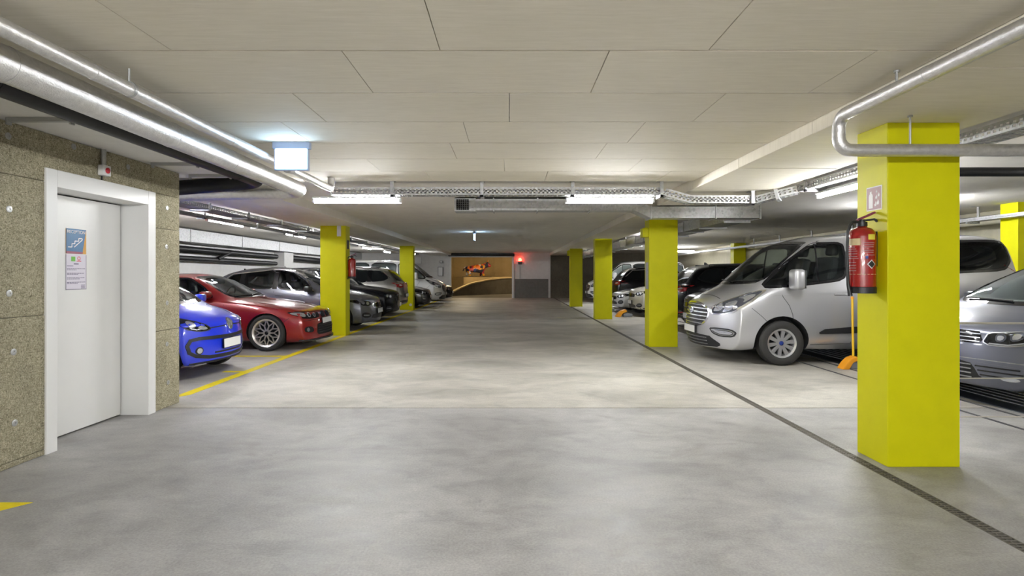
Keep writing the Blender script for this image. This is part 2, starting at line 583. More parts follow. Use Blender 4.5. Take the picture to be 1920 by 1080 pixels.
tag(box_obj('wall_far_left', 'white_wall', (XL - .2, XL, YB, YF, 0, ZS)), kind='structure')
tag(MB().box(-9.0, -8.6, 21.4, 22.3, 0, 2.235).box(-9.0, -8.6, 27.8, 28.4, 0, 2.235).build('wall_pier', 'white_wall'), kind='structure')
tag(box_obj('wall_right', 'cream_wall', (XR, XR + .2, YB, YF, 0, ZS)), kind='structure')
tag(box_obj('wall_back', 'white_wall', (XL, XR, YB - .2, YB, 0, ZS)), kind='structure')
GX0, GX1 = -3.46, 0.20
tag(MB().box(XL, GX0, YF, YF + .2, 0, ZS).box(GX0, GX1, YF, YF + .2, 2.58, ZS).box(GX1, 2.36, YF, YF + .2, 0, ZS).build('wall_front', 'white_wall'), kind='structure')
tag(box_obj('trim_1', 'grey_dado', (.34, 2.30, YF - .012, YF, 0, 1.12)), kind='structure')
tag(box_obj('trim_2', 'white_wall', (2.30, 2.42, YF - .05, YF, 0, ZS)), kind='structure')
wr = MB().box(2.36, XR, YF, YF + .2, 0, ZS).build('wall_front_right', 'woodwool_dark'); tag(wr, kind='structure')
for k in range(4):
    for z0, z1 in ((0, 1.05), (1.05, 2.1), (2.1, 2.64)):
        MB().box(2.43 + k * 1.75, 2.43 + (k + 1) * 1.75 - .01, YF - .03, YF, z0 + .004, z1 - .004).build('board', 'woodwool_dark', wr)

# gate in the front wall
ga = empty('roller_gate', ((GX0 + GX1) / 2, YF, 0)); tag(ga, 'raised garage gate with white side rails and a black roller box at the far end', 'gate')
gx = (GX1 - GX0) / 2
MB().box(-gx - .06, -gx + .05, -.10, 0, 0, 2.58).build('side_rail', 'white_door', ga, None, .01)
MB().box(gx - .05, gx + .08, -.10, 0, 0, 2.60).build('side_rail', 'white_door', ga, None, .01)
MB().box(-gx - .1, gx + .1, -.42, -.02, 2.44, 2.60).build('roller_box', 'black_plastic', ga, None, .02)
MB().box(-gx, gx, -.30, -.26, 2.38, 2.45).build('bottom_bar', 'white_door', ga, None, .01)

# ramp beyond the gate
rp_ = MB().box(-7.2, 5.2, 44.0, 44.2, 0, 3.6).box(-7.2, -7.0, 33.2, 44, 0, 3.6).box(5.0, 5.2, 33.2, 44, 0, 3.6).build('wall_ramp', 'ramp_wall')
tag(rp_, kind='structure')
for x in (-5.2, -3.6, -2.0, -.4, 1.2):
    MB().box(x - .76, x + .76, 43.95, 44.0, 1.15, 3.3).build('panel', 'ramp_wall', rp_, None, .008)
tag(box_obj('ceiling_ramp', 'slab', (-7.2, 5.2, 33.2, 44.2, 3.3, 3.6)), kind='structure')
tag(box_obj('floor_ramp', 'ramp_floor', (-7.2, 5.2, 33.15, 44.2, -.2, 0.0)), kind='structure')
path = [(-4.6, 34.6, .02), (-3.85, 35.6, .10), (-3.15, 36.4, .48), (-2.47, 37.0, .76), (-1.36, 38.3, 1.0), (-.6, 39.2, 1.08), (.3, 40, 1.12), (2.2, 40.9, 1.14), (5.0, 41.5, 1.15)]
kb = MB()
for (a, b_) in zip(path[:-1], path[1:]):
    for dy0, dy1 in ((0, .3),):
        kb.add([(a[0], a[1], 0), (b_[0], b_[1], 0), (b_[0], b_[1], b_[2]), (a[0], a[1], a[2]),
                (a[0] - .1, a[1] + .3, 0), (b_[0] - .1, b_[1] + .3, 0), (b_[0] - .1, b_[1] + .3, b_[2]), (a[0] - .1, a[1] + .3, a[2])],
               [(0, 1, 2, 3), (7, 6, 5, 4), (3, 2, 6, 7), (0, 4, 5, 1), (0, 3, 7, 4), (1, 5, 6, 2)])
ko = tag(kb.build('wall_ramp_kerb', 'ramp_floor'), kind='structure')
cb = MB()
for (a, b_) in zip(path[:-1], path[1:]):
    cb.bar((a[0] - .05, a[1] + .1, a[2] + .03), (b_[0] - .05, b_[1] + .1, b_[2] + .03), .30, .07)
cb.build('kerb_cap', 'ramp_wall', ko)
rs = MB()
for (a, b_) in zip(path[:-1], path[1:]):
    rs.add([(a[0] - .1, a[1] + .3, a[2] - .05), (b_[0] - .1, b_[1] + .3, b_[2] - .05), (b_[0] - .1, 44, b_[2] - .05), (a[0] - .1, 44, a[2] - .05),
            (a[0] - .1, a[1] + .3, 0), (b_[0] - .1, b_[1] + .3, 0), (b_[0] - .1, 44, 0), (a[0] - .1, 44, 0)],
           [(0, 1, 2, 3), (4, 7, 6, 5), (0, 4, 5, 1), (1, 5, 6, 2), (2, 6, 7, 3), (3, 7, 4, 0)])
tag(rs.build('floor_ramp_upper', 'ramp_wall'), kind='structure')
tag(box_obj('ledge', 'ramp_wall', (-3.3, .1, 40.6, 43.9, .0, 1.19)), kind='structure')

# ------------------------------------------------------------------ pillars
def pillar(x0, x1, y0, y1, label, z1=ZB):
    o = MB().box(x0 - (x0 + x1) / 2, x1 - (x0 + x1) / 2, 0, y1 - y0, 0, z1).build('pillar', 'lime_paint', None, None, .006)
    o.location = ((x0 + x1) / 2, y0, 0)
    tag(o, label, 'pillar', 'lime yellow pillars')
    return o
pillar(2.742, 3.268, 4.06, 4.415, 'nearest lime yellow concrete pillar, with a fire extinguisher facing the aisle')
pillar(2.69, 3.24, 10.77, 11.12, 'lime yellow pillar standing in front of the silver van\'s nose, under the metal duct')
pillar(2.66, 3.19, 17.37, 17.72, 'lime yellow pillar before the white cars, second farthest on the drain side')
pillar(2.62, 3.15, 24.1, 24.45, 'farthest lime yellow pillar on the drain side, beside the dark end wall')
pillar(-4.30, -3.72, 12.73, 13.06, 'lime yellow pillar right beside the red car, on the yellow line')
pillar(-4.29, -3.76, 21.9, 22.25, 'lime yellow pillar beyond the silver SUV with red tail light')
pillar(8.72, 9.22, 9.6, 9.95, 'lime yellow pillar behind the silver van\'s tail near the cream wall', ZS)
pillar(8.98, 9.46, 22.4, 22.75, 'far lime yellow pillar behind the black cars near the cream wall', ZS)

# ------------------------------------------------------------------ floor markings
def marking(pts, label, name='floor_line'):
    o = MB().prism(pts, lambda a, b_: (a, b_, 0.0), lambda a, b_: (a, b_, .0025)).build(name, 'yellow_line')
    tag(o, label, 'floor marking', 'yellow floor markings')
marking([(-4.5, 6.40), (-3.76, 6.40), (-3.70, 6.5), (-3.70, 31), (-3.83, 31), (-3.83, 6.5), (-4.5, 6.5)], 'long yellow line along the edge of the parking bays beside the red car')
marking([(-8.6, 9.49), (-3.83, 9.49), (-3.83, 9.61), (-8.6, 9.61)], 'yellow bay line on the floor between blue car and red car')
marking([(-4.10, 7.98), (-3.83, 7.98), (-3.83, 8.08), (-4.10, 8.08)], 'short yellow dash under the blue car\'s front bumper')
marking([(-3.40, 3.24), (-3.07, 3.24), (-2.92, 3.43), (-3.40, 3.43)], 'small yellow corner mark on the floor near the wood wool wall')
for y in (15.7, 18.5):
    marking([(-8.6, y - .05), (-3.83, y - .05), (-3.83, y + .05), (-8.6, y + .05)],
            'yellow bay line between the grey hatchback and the black SUV' if y < 16 else 'yellow bay line between the black SUV and the silver SUV')

# ------------------------------------------------------------------ lamps
def tube_lamp(x, y, z, along, length, label, group='fluorescent tube lamps', up=None, duct_shield=False):
    t = empty('tube_lamp', (x, y, z), 0 if along == 'x' else PI / 2)
    tag(t, label, 'lamp', group)
    h = length / 2
    MB().box(-h, h, -.046, .046, .024, .050).build('housing', 'white_plastic', t, None, .006)
    MB().sweep([(-h + .02, 0, 0), (h - .02, 0, 0)], .024, 12).build('tube', 'tube_side' if abs(x) > 4.2 else 'tube_on', t, 40)
    for s in (-1, 1):
        MB().box(s * (h - .01) - .014, s * (h - .01) + .014, -.03, .03, -.03, .03).build('end_cap', 'white_plastic', t, None, .006)
    if duct_shield:
        MB().box(-h, h, .046, .050, -.034, .050).build('added_duct_shield', 'white_plastic', t)  # added plate that keeps the tube's light off the duct behind
    hg = ZS - z - .058
    if up is not None: hg = up - z - .058
    if hg > .02:
        for s in (-1, 1):
            MB().sweep([(s * h * .7, 0, .055), (s * h * .7, 0, .055 + hg)], .005, 6).build('suspension_rod', 'zinc', t)
    return t
tube_lamp(-2.08, 7.64, 2.405, 'x', 1.2, 'lit tube lamp below the cable tray, nearer the exit sign', up=2.45, duct_shield=True)
tube_lamp(1.37, 7.64, 2.405, 'x', 1.2, 'lit tube lamp below the cable tray, above the grey duct', up=2.45, duct_shield=True)
tube_lamp(3.92, 6.48, 2.385, 'y', 1.25, 'lit tube lamp beside the nearest yellow pillar, under the side tray', up=2.468)
tube_lamp(3.92, -1.9, 2.38, 'y', 1.25, 'added unseen tube lamp over the bays behind the camera', up=2.468)  # unseen lamp, added for light from behind the camera
for y, lb in ((-1.0, 'added unseen tube lamp across the aisle just behind the camera'), (-4.2, 'added unseen tube lamp across the aisle well behind the camera')):  # unseen lamps added to brighten the near ceiling and floor
    tube_lamp(-1.3, y, 2.42, 'x', 1.2, lb + ', door side', up=ZP)
    tube_lamp(.6, y, 2.42, 'x', 1.2, lb + ', drain side', up=ZP)
for k, y in enumerate((7.9, 11.85, 15.7, 19.6, 23.5, 27.4)):
    tube_lamp(-6.0, y, 2.48, 'y', 1.5, ['tube lamp over the blue car behind the wood wool wall', 'long lit tube lamp above the red car', 'lit tube lamp above the grey hatchback, left of the pillar',
              'lit tube lamp over the silver SUV seen past the pillar', 'small lit tube lamp over the dark hatchback beyond the second pillar', 'farthest tube lamp over the white van on the left'][k])
tube_lamp(8.3, 5.0, 2.48, 'y', 1.5, 'added unseen tube lamp above the grey car on the right')  # added out of frame to light the grey car and the van
tube_lamp(6.8, 9.6, 2.48, 'y', 1.5, 'added fill tube lamp above the silver van, hidden by the nearest pillar')  # added out of sight as fill for the van's bays
tube_lamp(4.6, 17.0, 2.48, 'y', 1.5, 'added fill tube lamp above the cream SUV, hidden behind the pillar')  # added out of sight to light the white cars
tube_lamp(4.1, 25.0, 2.48, 'y', 1.5, 'added fill tube lamp hidden behind the second farthest drain side pillar')  # added out of sight to lighten the far bays
tube_lamp(-4.75, 27.4, 2.40, 'y', 1.5, 'added fill tube lamp hidden behind the second left pillar')  # added out of sight to brighten the far end of the aisle
tube_lamp(8.0, 26.0, 2.45, 'x', 1.2, 'farthest tube lamp on the right, past the black cars')

# ------------------------------------------------------------------ pipes, trays, ducts, wall fittings
def pipe(name, pts, r, material, label, cat='pipe', bend=None, bands=(), rods=(), n=20, group=None):
    """round pipe along pts; bands: fractions with a joint ring, rods: (x,y,z_pipe,z_top)"""
    path = bend_path(pts, bend or r * 1.8) if len(pts) > 2 else [Vector(p) for p in pts]
    o = empty(name, pts[0])
    base = Vector(pts[0])
    MB().sweep([p - base for p in path], r, n).build('tube', material, o, 50)
    for (seg, f) in bands:
        a, b_ = Vector(pts[seg]), Vector(pts[seg + 1])
        c = a.lerp(b_, f) - base; d = (b_ - a).normalized() * .012
        MB().sweep([c - d, c + d], r + .0025, n).build('joint_band', material, o, 50)
    for (x, y, z0, z1) in rods:
        MB().sweep([Vector((x, y, z0)) - base, Vector((x, y, z1)) - base], .006, 8).build('hanger_rod', 'zinc', o)
        MB().lathe([(r + .006, -.012), (r + .006, .012)], 20, Vector((x, y, z0 - r)) - base, 'y').build('pipe_clamp', 'zinc', o, 50) if abs((Vector(pts[1]) - Vector(pts[0])).x) < .2 or True and len(pts) == 2 else None
    return tag(o, label, cat, group)

pipe('insulated_pipe', [(-2.22, -2.0, 2.50), (-2.22, 6.98, 2.46), (-2.22, 6.98, 2.60)], .041, 'foil', 'thin silver insulated pipe beneath the ceiling, closest to the exit sign', bend=.07,
     bands=[(0, .487), (0, .555), (0, .72), (0, .86)], rods=[(-2.22, 3.27, 2.52, ZP), (-2.22, 5.6, 2.50, ZP)])
pipe('insulated_pipe', [(-2.50, -2.0, 2.48), (-2.50, 6.76, 2.405), (-4.4, 6.76, 2.36)], .09, 'foil', 'thick silver insulated pipe bending left behind the board wall', bend=.16,
     bands=[(0, .545), (0, .70), (0, .80), (0, .95)])
pipe('drain_pipe', [(-2.885, -2.0, 2.50), (-2.885, 6.53, 2.485), (-4.4, 6.53, 2.36)], .085, 'pipe_black', 'thick black pipe running along the soffit above the white door', bend=.2, bands=[(0, .6), (0, .93)])
# struts carrying the pipes
for (y, nm) in ((3.94, 'steel strut under the soffit nearest the camera, left of the door'), (5.53, 'steel strut under the soffit above the far door jamb'), (6.18, 'steel strut under the soffit at the end of the board wall')):
    o = MB().box(-.22, .24, -.018, .018, -.030, 0).box(-.22, -.205, -.02, .02, -.05, 0).box(.225, .24, -.02, .02, -.05, 0).build('steel_strut', 'zinc', None, None, .003)
    o.location = (-3.31, y, ZB); tag(o, nm, 'strut', 'struts under the soffit')

pipe('sprinkler_pipe', [(2.283, -2.0, 2.505), (2.283, 3.88, 2.49), (2.283, 3.88, 2.258), (9.0, 3.88, 2.258)], .043, 'foil', 'silver insulated pipe stepping down and crossing the nearest yellow pillar', bend=.085,
     bands=[(0, .86), (2, .6)])
for (x, y, z0, z1, lb) in ((2.283, 3.3, 2.53, ZP, 'thin threaded rod holding the silver pipe near the ceiling boards'), (2.777, 3.88, 2.29, ZB, 'thin threaded rod in front of the nearest yellow pillar')):
    o = MB().sweep([(0, 0, 0), (0, 0, z1 - z0)], .007, 8).lathe([(.016, z1 - z0 - .012), (.016, z1 - z0)], 12).build('threaded_rod', 'zinc', None, 40)
    o.location = (x, y, z0); tag(o, lb, 'rod')
pipe('drain_pipe', [(4.3, 6.0, 2.495), (9.4, 6.0, 2.495)], .05, 'pipe_black', 'black pipe near the ceiling just right of the nearest yellow pillar')

def tray(name, p0, p1, w, h, label, hangers=(), ztop=ZS, group='perforated cable trays', m_='galvanised'):
    p0, p1 = Vector(p0), Vector(p1)
    L = (p1 - p0).length
    d = (p1 - p0).normalized()
    t = empty(name, p0)
    t.rotation_euler = (0, -math.asin(max(-1, min(1, d.z))), math.atan2(d.y, d.x))
    n = max(2, int(L / .055))
    for s in (-1, 1):
        m = MB()
        y = s * w / 2
        m.box(0, L, y - .002, y + .002, h - .022, h).box(0, L, y - .002, y + .002, 0, .016).box(0, L, y - .002, y + .002, h * .42, h * .58)
        for k in range(n + 1):
            x = k * L / n
            m.box(max(0, x - .013), min(L, x + .013), y - .002, y + .002, .016, h - .022)
        m.build('side_wall', m_, t)
    m = MB().box(0, L, -w / 2, -w / 2 + .03, -.002, .002).box(0, L, w / 2 - .03, w / 2, -.002, .002).box(0, L, -.018, .018, -.002, .002)
    for k in range(n + 1):
        x = k * L / n
        m.box(max(0, x - .014), min(L, x + .014), -w / 2, w / 2, -.0018, .0018)
    m.build('tray_bottom', m_, t)
    for f in hangers:
        hz = ztop - (p0.z + (p1.z - p0.z) * f)
        hb = MB().box(f * L - .022, f * L + .022, -w / 2 - .030, -w / 2 - .004, -.035, hz).box(f * L - .022, f * L + .022, -w / 2 - .03, w / 2, -.035, -.004)
        hb.box(f * L - .03, f * L + .03, -w / 2 - .036, w / 2 * .2, hz - .008, hz)
        hb.build('hanger', 'galvanised', t, None, .002, 1)
    return tag(t, label, 'cable tray', group)

tray('cable_tray', (-2.36, 7.5, 2.45), (2.03, 7.5, 2.45), .20, .10, 'perforated metal cable tray spanning the aisle above the two tube lamps', [.185, .455, .728, .995])
tray('cable_tray', (2.05, 7.5, 2.44), (2.38, 7.5, 2.345), .20, .10, 'short sloped tray piece dipping under the ceiling beam')
tray('cable_tray', (2.39, 7.5, 2.34), (3.30, 7.5, 2.34), .20, .10, 'perforated metal tray under the beam, left of the side tray', [.9], ztop=ZB)
tray('cable_tray', (3.32, 7.45, 2.345), (3.72, 7.2, 2.44), .20, .09, 'short bend piece of cable tray beside the beam', [.5])
tray('cable_tray', (3.85, 7.3, 2.47), (3.85, -2.0, 2.47), .24, .09, 'perforated metal tray running toward the camera past the nearest yellow pillar', [.03, .17, .36, .55])
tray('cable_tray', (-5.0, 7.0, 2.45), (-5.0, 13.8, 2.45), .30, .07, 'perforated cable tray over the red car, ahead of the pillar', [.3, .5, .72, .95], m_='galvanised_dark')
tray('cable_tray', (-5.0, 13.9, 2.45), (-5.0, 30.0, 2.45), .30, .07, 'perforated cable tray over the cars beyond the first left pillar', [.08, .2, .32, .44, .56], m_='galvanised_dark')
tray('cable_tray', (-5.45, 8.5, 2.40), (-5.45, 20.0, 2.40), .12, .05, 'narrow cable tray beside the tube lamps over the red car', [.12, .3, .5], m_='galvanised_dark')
tray('cable_tray', (8.5, 3.0, 2.36), (8.5, 30.0, 2.36), .20, .06, 'cable tray along the cream wall above the silver van', [.06, .13, .2, .27, .34, .41, .48, .55, .62])

# galvanised duct across the aisle
def duct_seg(o, pts, h, w, name='segment', m='galvanised'):
    """pts: (x, z_center) along x at fixed y"""
    mb = MB()
    vs = []; fs = []
    for (x, z) in pts:
        vs += [(x, -w / 2, z - h / 2), (x, w / 2, z - h / 2), (x, w / 2, z + h / 2), (x, -w / 2, z + h / 2)]
    for i in range(len(pts) - 1):
        for k in range(4):
            k2 = (k + 1) % 4
            fs.append((4 * i + k, 4 * i + k2, 4 * i + 4 + k2, 4 * i + 4 + k))
    fs.append((3, 2, 1, 0)); fs.append(tuple(4 * (len(pts) - 1) + k for k in range(4)))
    return mb.add(vs, fs).build(name, m, o, None, .004)
du = empty('air_duct', (0, 9.1, 0)); tag(du, 'rectangular galvanised air duct crossing the aisle in front of the pillar', 'duct')
duct_seg(du, [(-.55, 2.51), (.45, 2.51)], .185, .30)
duct_seg(du, [(.455, 2.51), (1.30, 2.51)], .185, .30)
duct_seg(du, [(1.305, 2.51), (2.0, 2.51), (2.26, 2.39)], .185, .30)
duct_seg(du, [(2.265, 2.39), (3.30, 2.39)], .185, .30)
duct_seg(du, [(3.305, 2.39), (4.02, 2.39)], .185, .30)
for x, z in ((-.55, 2.51), (-.25, 2.51), (.452, 2.51), (1.302, 2.51), (2.262, 2.39), (3.302, 2.39), (4.01, 2.39)):
    MB().box(x - .012, x + .012, -.165, .165, z - .108, z + .108).build('flange', 'zinc' if x < 0 else 'galvanised', du, None, .003)
gr = MB().box(-.88, -.55, -.16, .16, 2.405, 2.615).build('outlet_box', 'galvanised', du, None, .006)
MB().box(-.845, -.645, -.168, -.158, 2.425, 2.595).build('outlet_mouth', 'well', gr)
lm = MB()
for k in range(7):
    lm.box(-.845, -.645, -.176, -.166, 2.425 + k * .0283 - .003, 2.425 + k * .0283 + .003)
    lm.box(-.845 + k * .0333 - .003, -.845 + k * .0333 + .003, -.176, -.166, 2.425, 2.595)
lm.build('grid', 'galvanised_dark', gr)
# longitudinal duct behind the pillars
dl = empty('air_duct', (3.78, 9.3, 0)); tag(dl, 'long galvanised duct running away behind the row of yellow pillars', 'duct')
for k in range(10):
    MB().box(-.20, .20, k * 2.2 + .01, k * 2.2 + 2.19, 2.27, 2.47).build('segment', 'galvanised', dl, None, .004)
    MB().box(-.22, .22, k * 2.2 - .014, k * 2.2 + .014, 2.25, 2.49).build('flange', 'galvanised', dl, None, .003)
    MB().box(-.26, .26, k * 2.2 + 1.08, k * 2.2 + 1.12, 2.235, 2.265).sweep([(-.24, k * 2.2 + 1.1, 2.25), (-.24, k * 2.2 + 1.1, ZS)], .006, 6).sweep([(.24, k * 2.2 + 1.1, 2.25), (.24, k * 2.2 + 1.1, ZS)], .006, 6).build('support_bar', 'zinc', dl)
# duct and black pipes along the far left wall
dl = empty('air_duct', (-8.75, 6.3, 0)); tag(dl, 'large pale galvanised duct along the far left wall above black pipes', 'duct')
for k in range(9):
    MB().box(-.22, .22, k * 2.9 + .01, k * 2.9 + 2.89, 2.26, 2.60).build('segment', 'galvanised', dl, None, .004)
    MB().box(-.235, .235, k * 2.9 - .012, k * 2.9 + .012, 2.245, 2.615).build('flange', 'galvanised', dl, None, .003)
pipe('drain_pipe', [(-8.82, 6.3, 2.12), (-8.82, 21.2, 2.06)], .085, 'pipe_black', 'upper black drain pipe under the duct on the far left wall', bands=[(0, .1 * k) for k in range(2, 10)])
pipe('drain_pipe', [(-8.84, 6.3, 1.88), (-8.84, 21.2, 1.80)], .075, 'pipe_black', 'lower black drain pipe on the far left wall', bands=[(0, .1 * k + .05) for k in range(2, 10)])
pipe('drain_pipe', [(-8.80, 16.9, 1.86), (-8.78, 17.6, 2.08)], .06, 'pipe_black', 'slanted black pipe branch joining two pipes on far left wall')
pipe('drain_pipe', [(-8.8, 22.5, 2.05), (-8.8, 27.6, 2.0)], .12, 'pipe_black', 'thick black pipe on the far left wall beyond the white pier')
pipe('sprinkler_pipe', [(9.2, 2, 2.50), (9.2, 30, 2.50)], .03, 'zinc', 'thin grey pipe along the cream wall near the ceiling', rods=[])

# exit sign (front) and the edge-on one farther back
ex = empty('exit_sign', (-1.98, 5.10, 2.60)); tag(ex, 'glowing white light box sign hanging from the ceiling boards', 'light box')
MB().box(-.168, .168, -.03, .03, -.062, .0).build('housing', 'sign_housing', ex, None, .004)
MB().box(-.155, .155, -.018, .018, -.258, -.062).build('panel_frame', 'sign_housing', ex, None, .003)
MB().box(-.142, .142, -.0225, -.017, -.243, -.066).build('lit_panel', 'exit_on', ex)
e2 = empty('exit_sign', (-1.02, 16.4, ZS)); tag(e2, 'small light box seen edge-on under the ceiling beyond the duct outlet', 'light box')
MB().box(-.03, .03, -.168, .168, -.06, .0).build('housing', 'sign_housing', e2, None, .004)
MB().box(-.012, .012, -.15, .15, -.27, -.06).build('panel_frame', 'sign_housing', e2, None, .003)
for s in (-1, 1):
    MB().box(s * .014 - .002, s * .014 + .002, -.142, .142, -.25, -.066).build('lit_panel', 'exit_on', e2)

# alarm beacon on the end wall
bc = empty('alarm_beacon', (.63, YF - .0, 2.24)); tag(bc, 'glowing red warning light on the white end wall beside the gate', 'warning light')
MB().box(-.11, .11, -.10, 0, -.27, -.08).build('socket', 'black_plastic', bc, None, .01)
MB().lathe([(.09, -.08), (.09, .03), (.06, .08), (.02, .1)], 16, (0, -.07, 0)).build('lens', 'beacon_on', bc, 40)
MB().box(-.02, .02, -.02, 0, -1.1, -.27).build('conduit', 'zinc', bc)
# boxes on the end wall, left of the gate
for (x, z, wd, hg, lb) in ((-4.05, 1.55, .30, .55, 'tall grey switch box on the end wall left of the gate'), (-4.0, 2.12, .2, .14, 'small grey box above the switch box left of the gate'), (-5.35, 2.2, .38, .40, 'white wall board on the end wall above the white van')):
    o = empty('switch_box', (x, YF, z)); tag(o, lb, 'wall box')
    MB().box(-wd / 2, wd / 2, -.12, 0, -hg / 2, hg / 2).build('case', 'white_plastic' if x < -5 else 'galvanised_dark', o, None, .01)
    MB().box(-wd / 2 + .03, wd / 2 - .03, -.13, -.118, -hg / 2 + .03, hg / 2 - .03).build('cover', 'white_plastic', o, None, .004)

# manual call point above the door
cp = LW(190, 320)
cpo = empty('call_point', cp); tag(cpo, 'white alarm button box with red disc above the white door', 'alarm button')
MB().box(0, .055, -.046, .046, -.046, .046).build('case', 'white_plastic', cpo, None, .006)
MB().lathe([(.026, .055), (.026, .062), (.018, .066)], 20, axis='x').build('red_disc', 'button_red', cpo, 40)
MB().sweep([(.02, 0, .046), (.02, 0, .19)], .02, 12).build('conduit', 'zinc', cpo, 40)
MB().box(0, .008, -.006, .006, -.09, -.046).build('cable', 'black_plastic', cpo)

# signs on the door
sg = empty('reception_sign', (-3.849, 4.975, 1.69)); tag(sg, 'blue door sign with a white staircase arrow and the word RECEPTION', 'sign')
def on_door(mb_pts, z, name, m, parent, x0=0.0, x1=.003):
    return MB().prism(mb_pts, lambda a, b_: (x0, a, b_), lambda a, b_: (x1, a, b_)).build(name, m, parent)
on_door([(-.115, -.11), (.115, -.11), (.115, .11), (-.115, .11)], 0, 'plate', 'sign_orange', sg)
on_door([(-.115, -.11), (.068, -.11), (.112, .11), (-.115, .11)], 0, 'blue_field', 'sign_blue', sg, .003, .0045)
on_door([(-.115, -.11), (.068, -.11), (.075, -.093), (-.115, -.088)], 0, 'maroon_strip', 'sign_maroon', sg, .0045, .0055)
text_mesh('RECEPTION', .040, frame((.0055, -.004, .082), (0, 1, 0), (0, 0, 1)), 'sign_white', sg, 'lettering')
st = MB()
P = [(-.098, -.052), (-.055, -.052), (-.055, -.022), (-.022, -.022), (-.022, .003), (.022, .003), (.022, .028), (.062, .028), (.066, .018), (-.03, -.052)]
for a, b_ in zip(P[:-1], P[1:]):
    st.bar((.0055, *a), (.0055, *b_), .0085, .0085) if False else st.bar((.0055, a[0], a[1]), (.0055, b_[0], b_[1]), .003, .008)
st.build('stair_arrow', 'sign_white', sg)
nt_ = empty('door_notice', (-3.849, 4.975, 1.418)); tag(nt_, 'white printed notice sheet on the door beneath the blue sign', 'notice')
on_door([(-.117, -.155), (.117, -.155), (.117, .155), (-.117, .155)], 0, 'sheet', 'paper', nt_, 0, .002)
on_door([(-.058, .095), (-.012, .095), (-.012, .137), (-.058, .137)], 0, 'green_logo', 'sign_green', nt_, .002, .003)
rl = MB()
for k in range(16):
    a, b_ = 2 * PI * k / 16, 2 * PI * (k + 1) / 16
    rl.bar((.0026, .03 + .015 * math.cos(a), .122 + .015 * math.sin(a)), (.0026, .03 + .015 * math.cos(b_), .122 + .015 * math.sin(b_)), .001, .006)
rl.box(.002, .003, .004, .056, .094, .101)
rl.build('red_logo', 'print_red', nt_)
ln = MB()
random.seed(3)
ln.box(.002, .003, -.028, .026, .068, .077)
ln.box(.002, .003, -.105, -.035, .052, .057)
for z0 in (.028, -.012, -.052, -.092):
    for j, wd in ((0, .208), (1, random.uniform(.10, .15))):
        x = -.105
        while x < -.105 + wd - .01:
            ww = random.uniform(.008, .026)
            ln.box(.002, .003, x, min(x + ww, .105), z0 - j * .011, z0 - j * .011 + .005)
            x += ww + .005
for z0 in (-.118, -.130, -.145):
    ln.box(.002, .003, .055, .1, z0, z0 + .005)
ln.build('print', 'ink', nt_)['kind'] = 'stuff'
bd = MB().box(.002, .003, -.117, .117, -.155, -.150).box(.002, .003, -.117, -.114, -.155, .155).box(.002, .003, .114, .117, -.155, .155)
bd.build('border', 'ink', nt_)

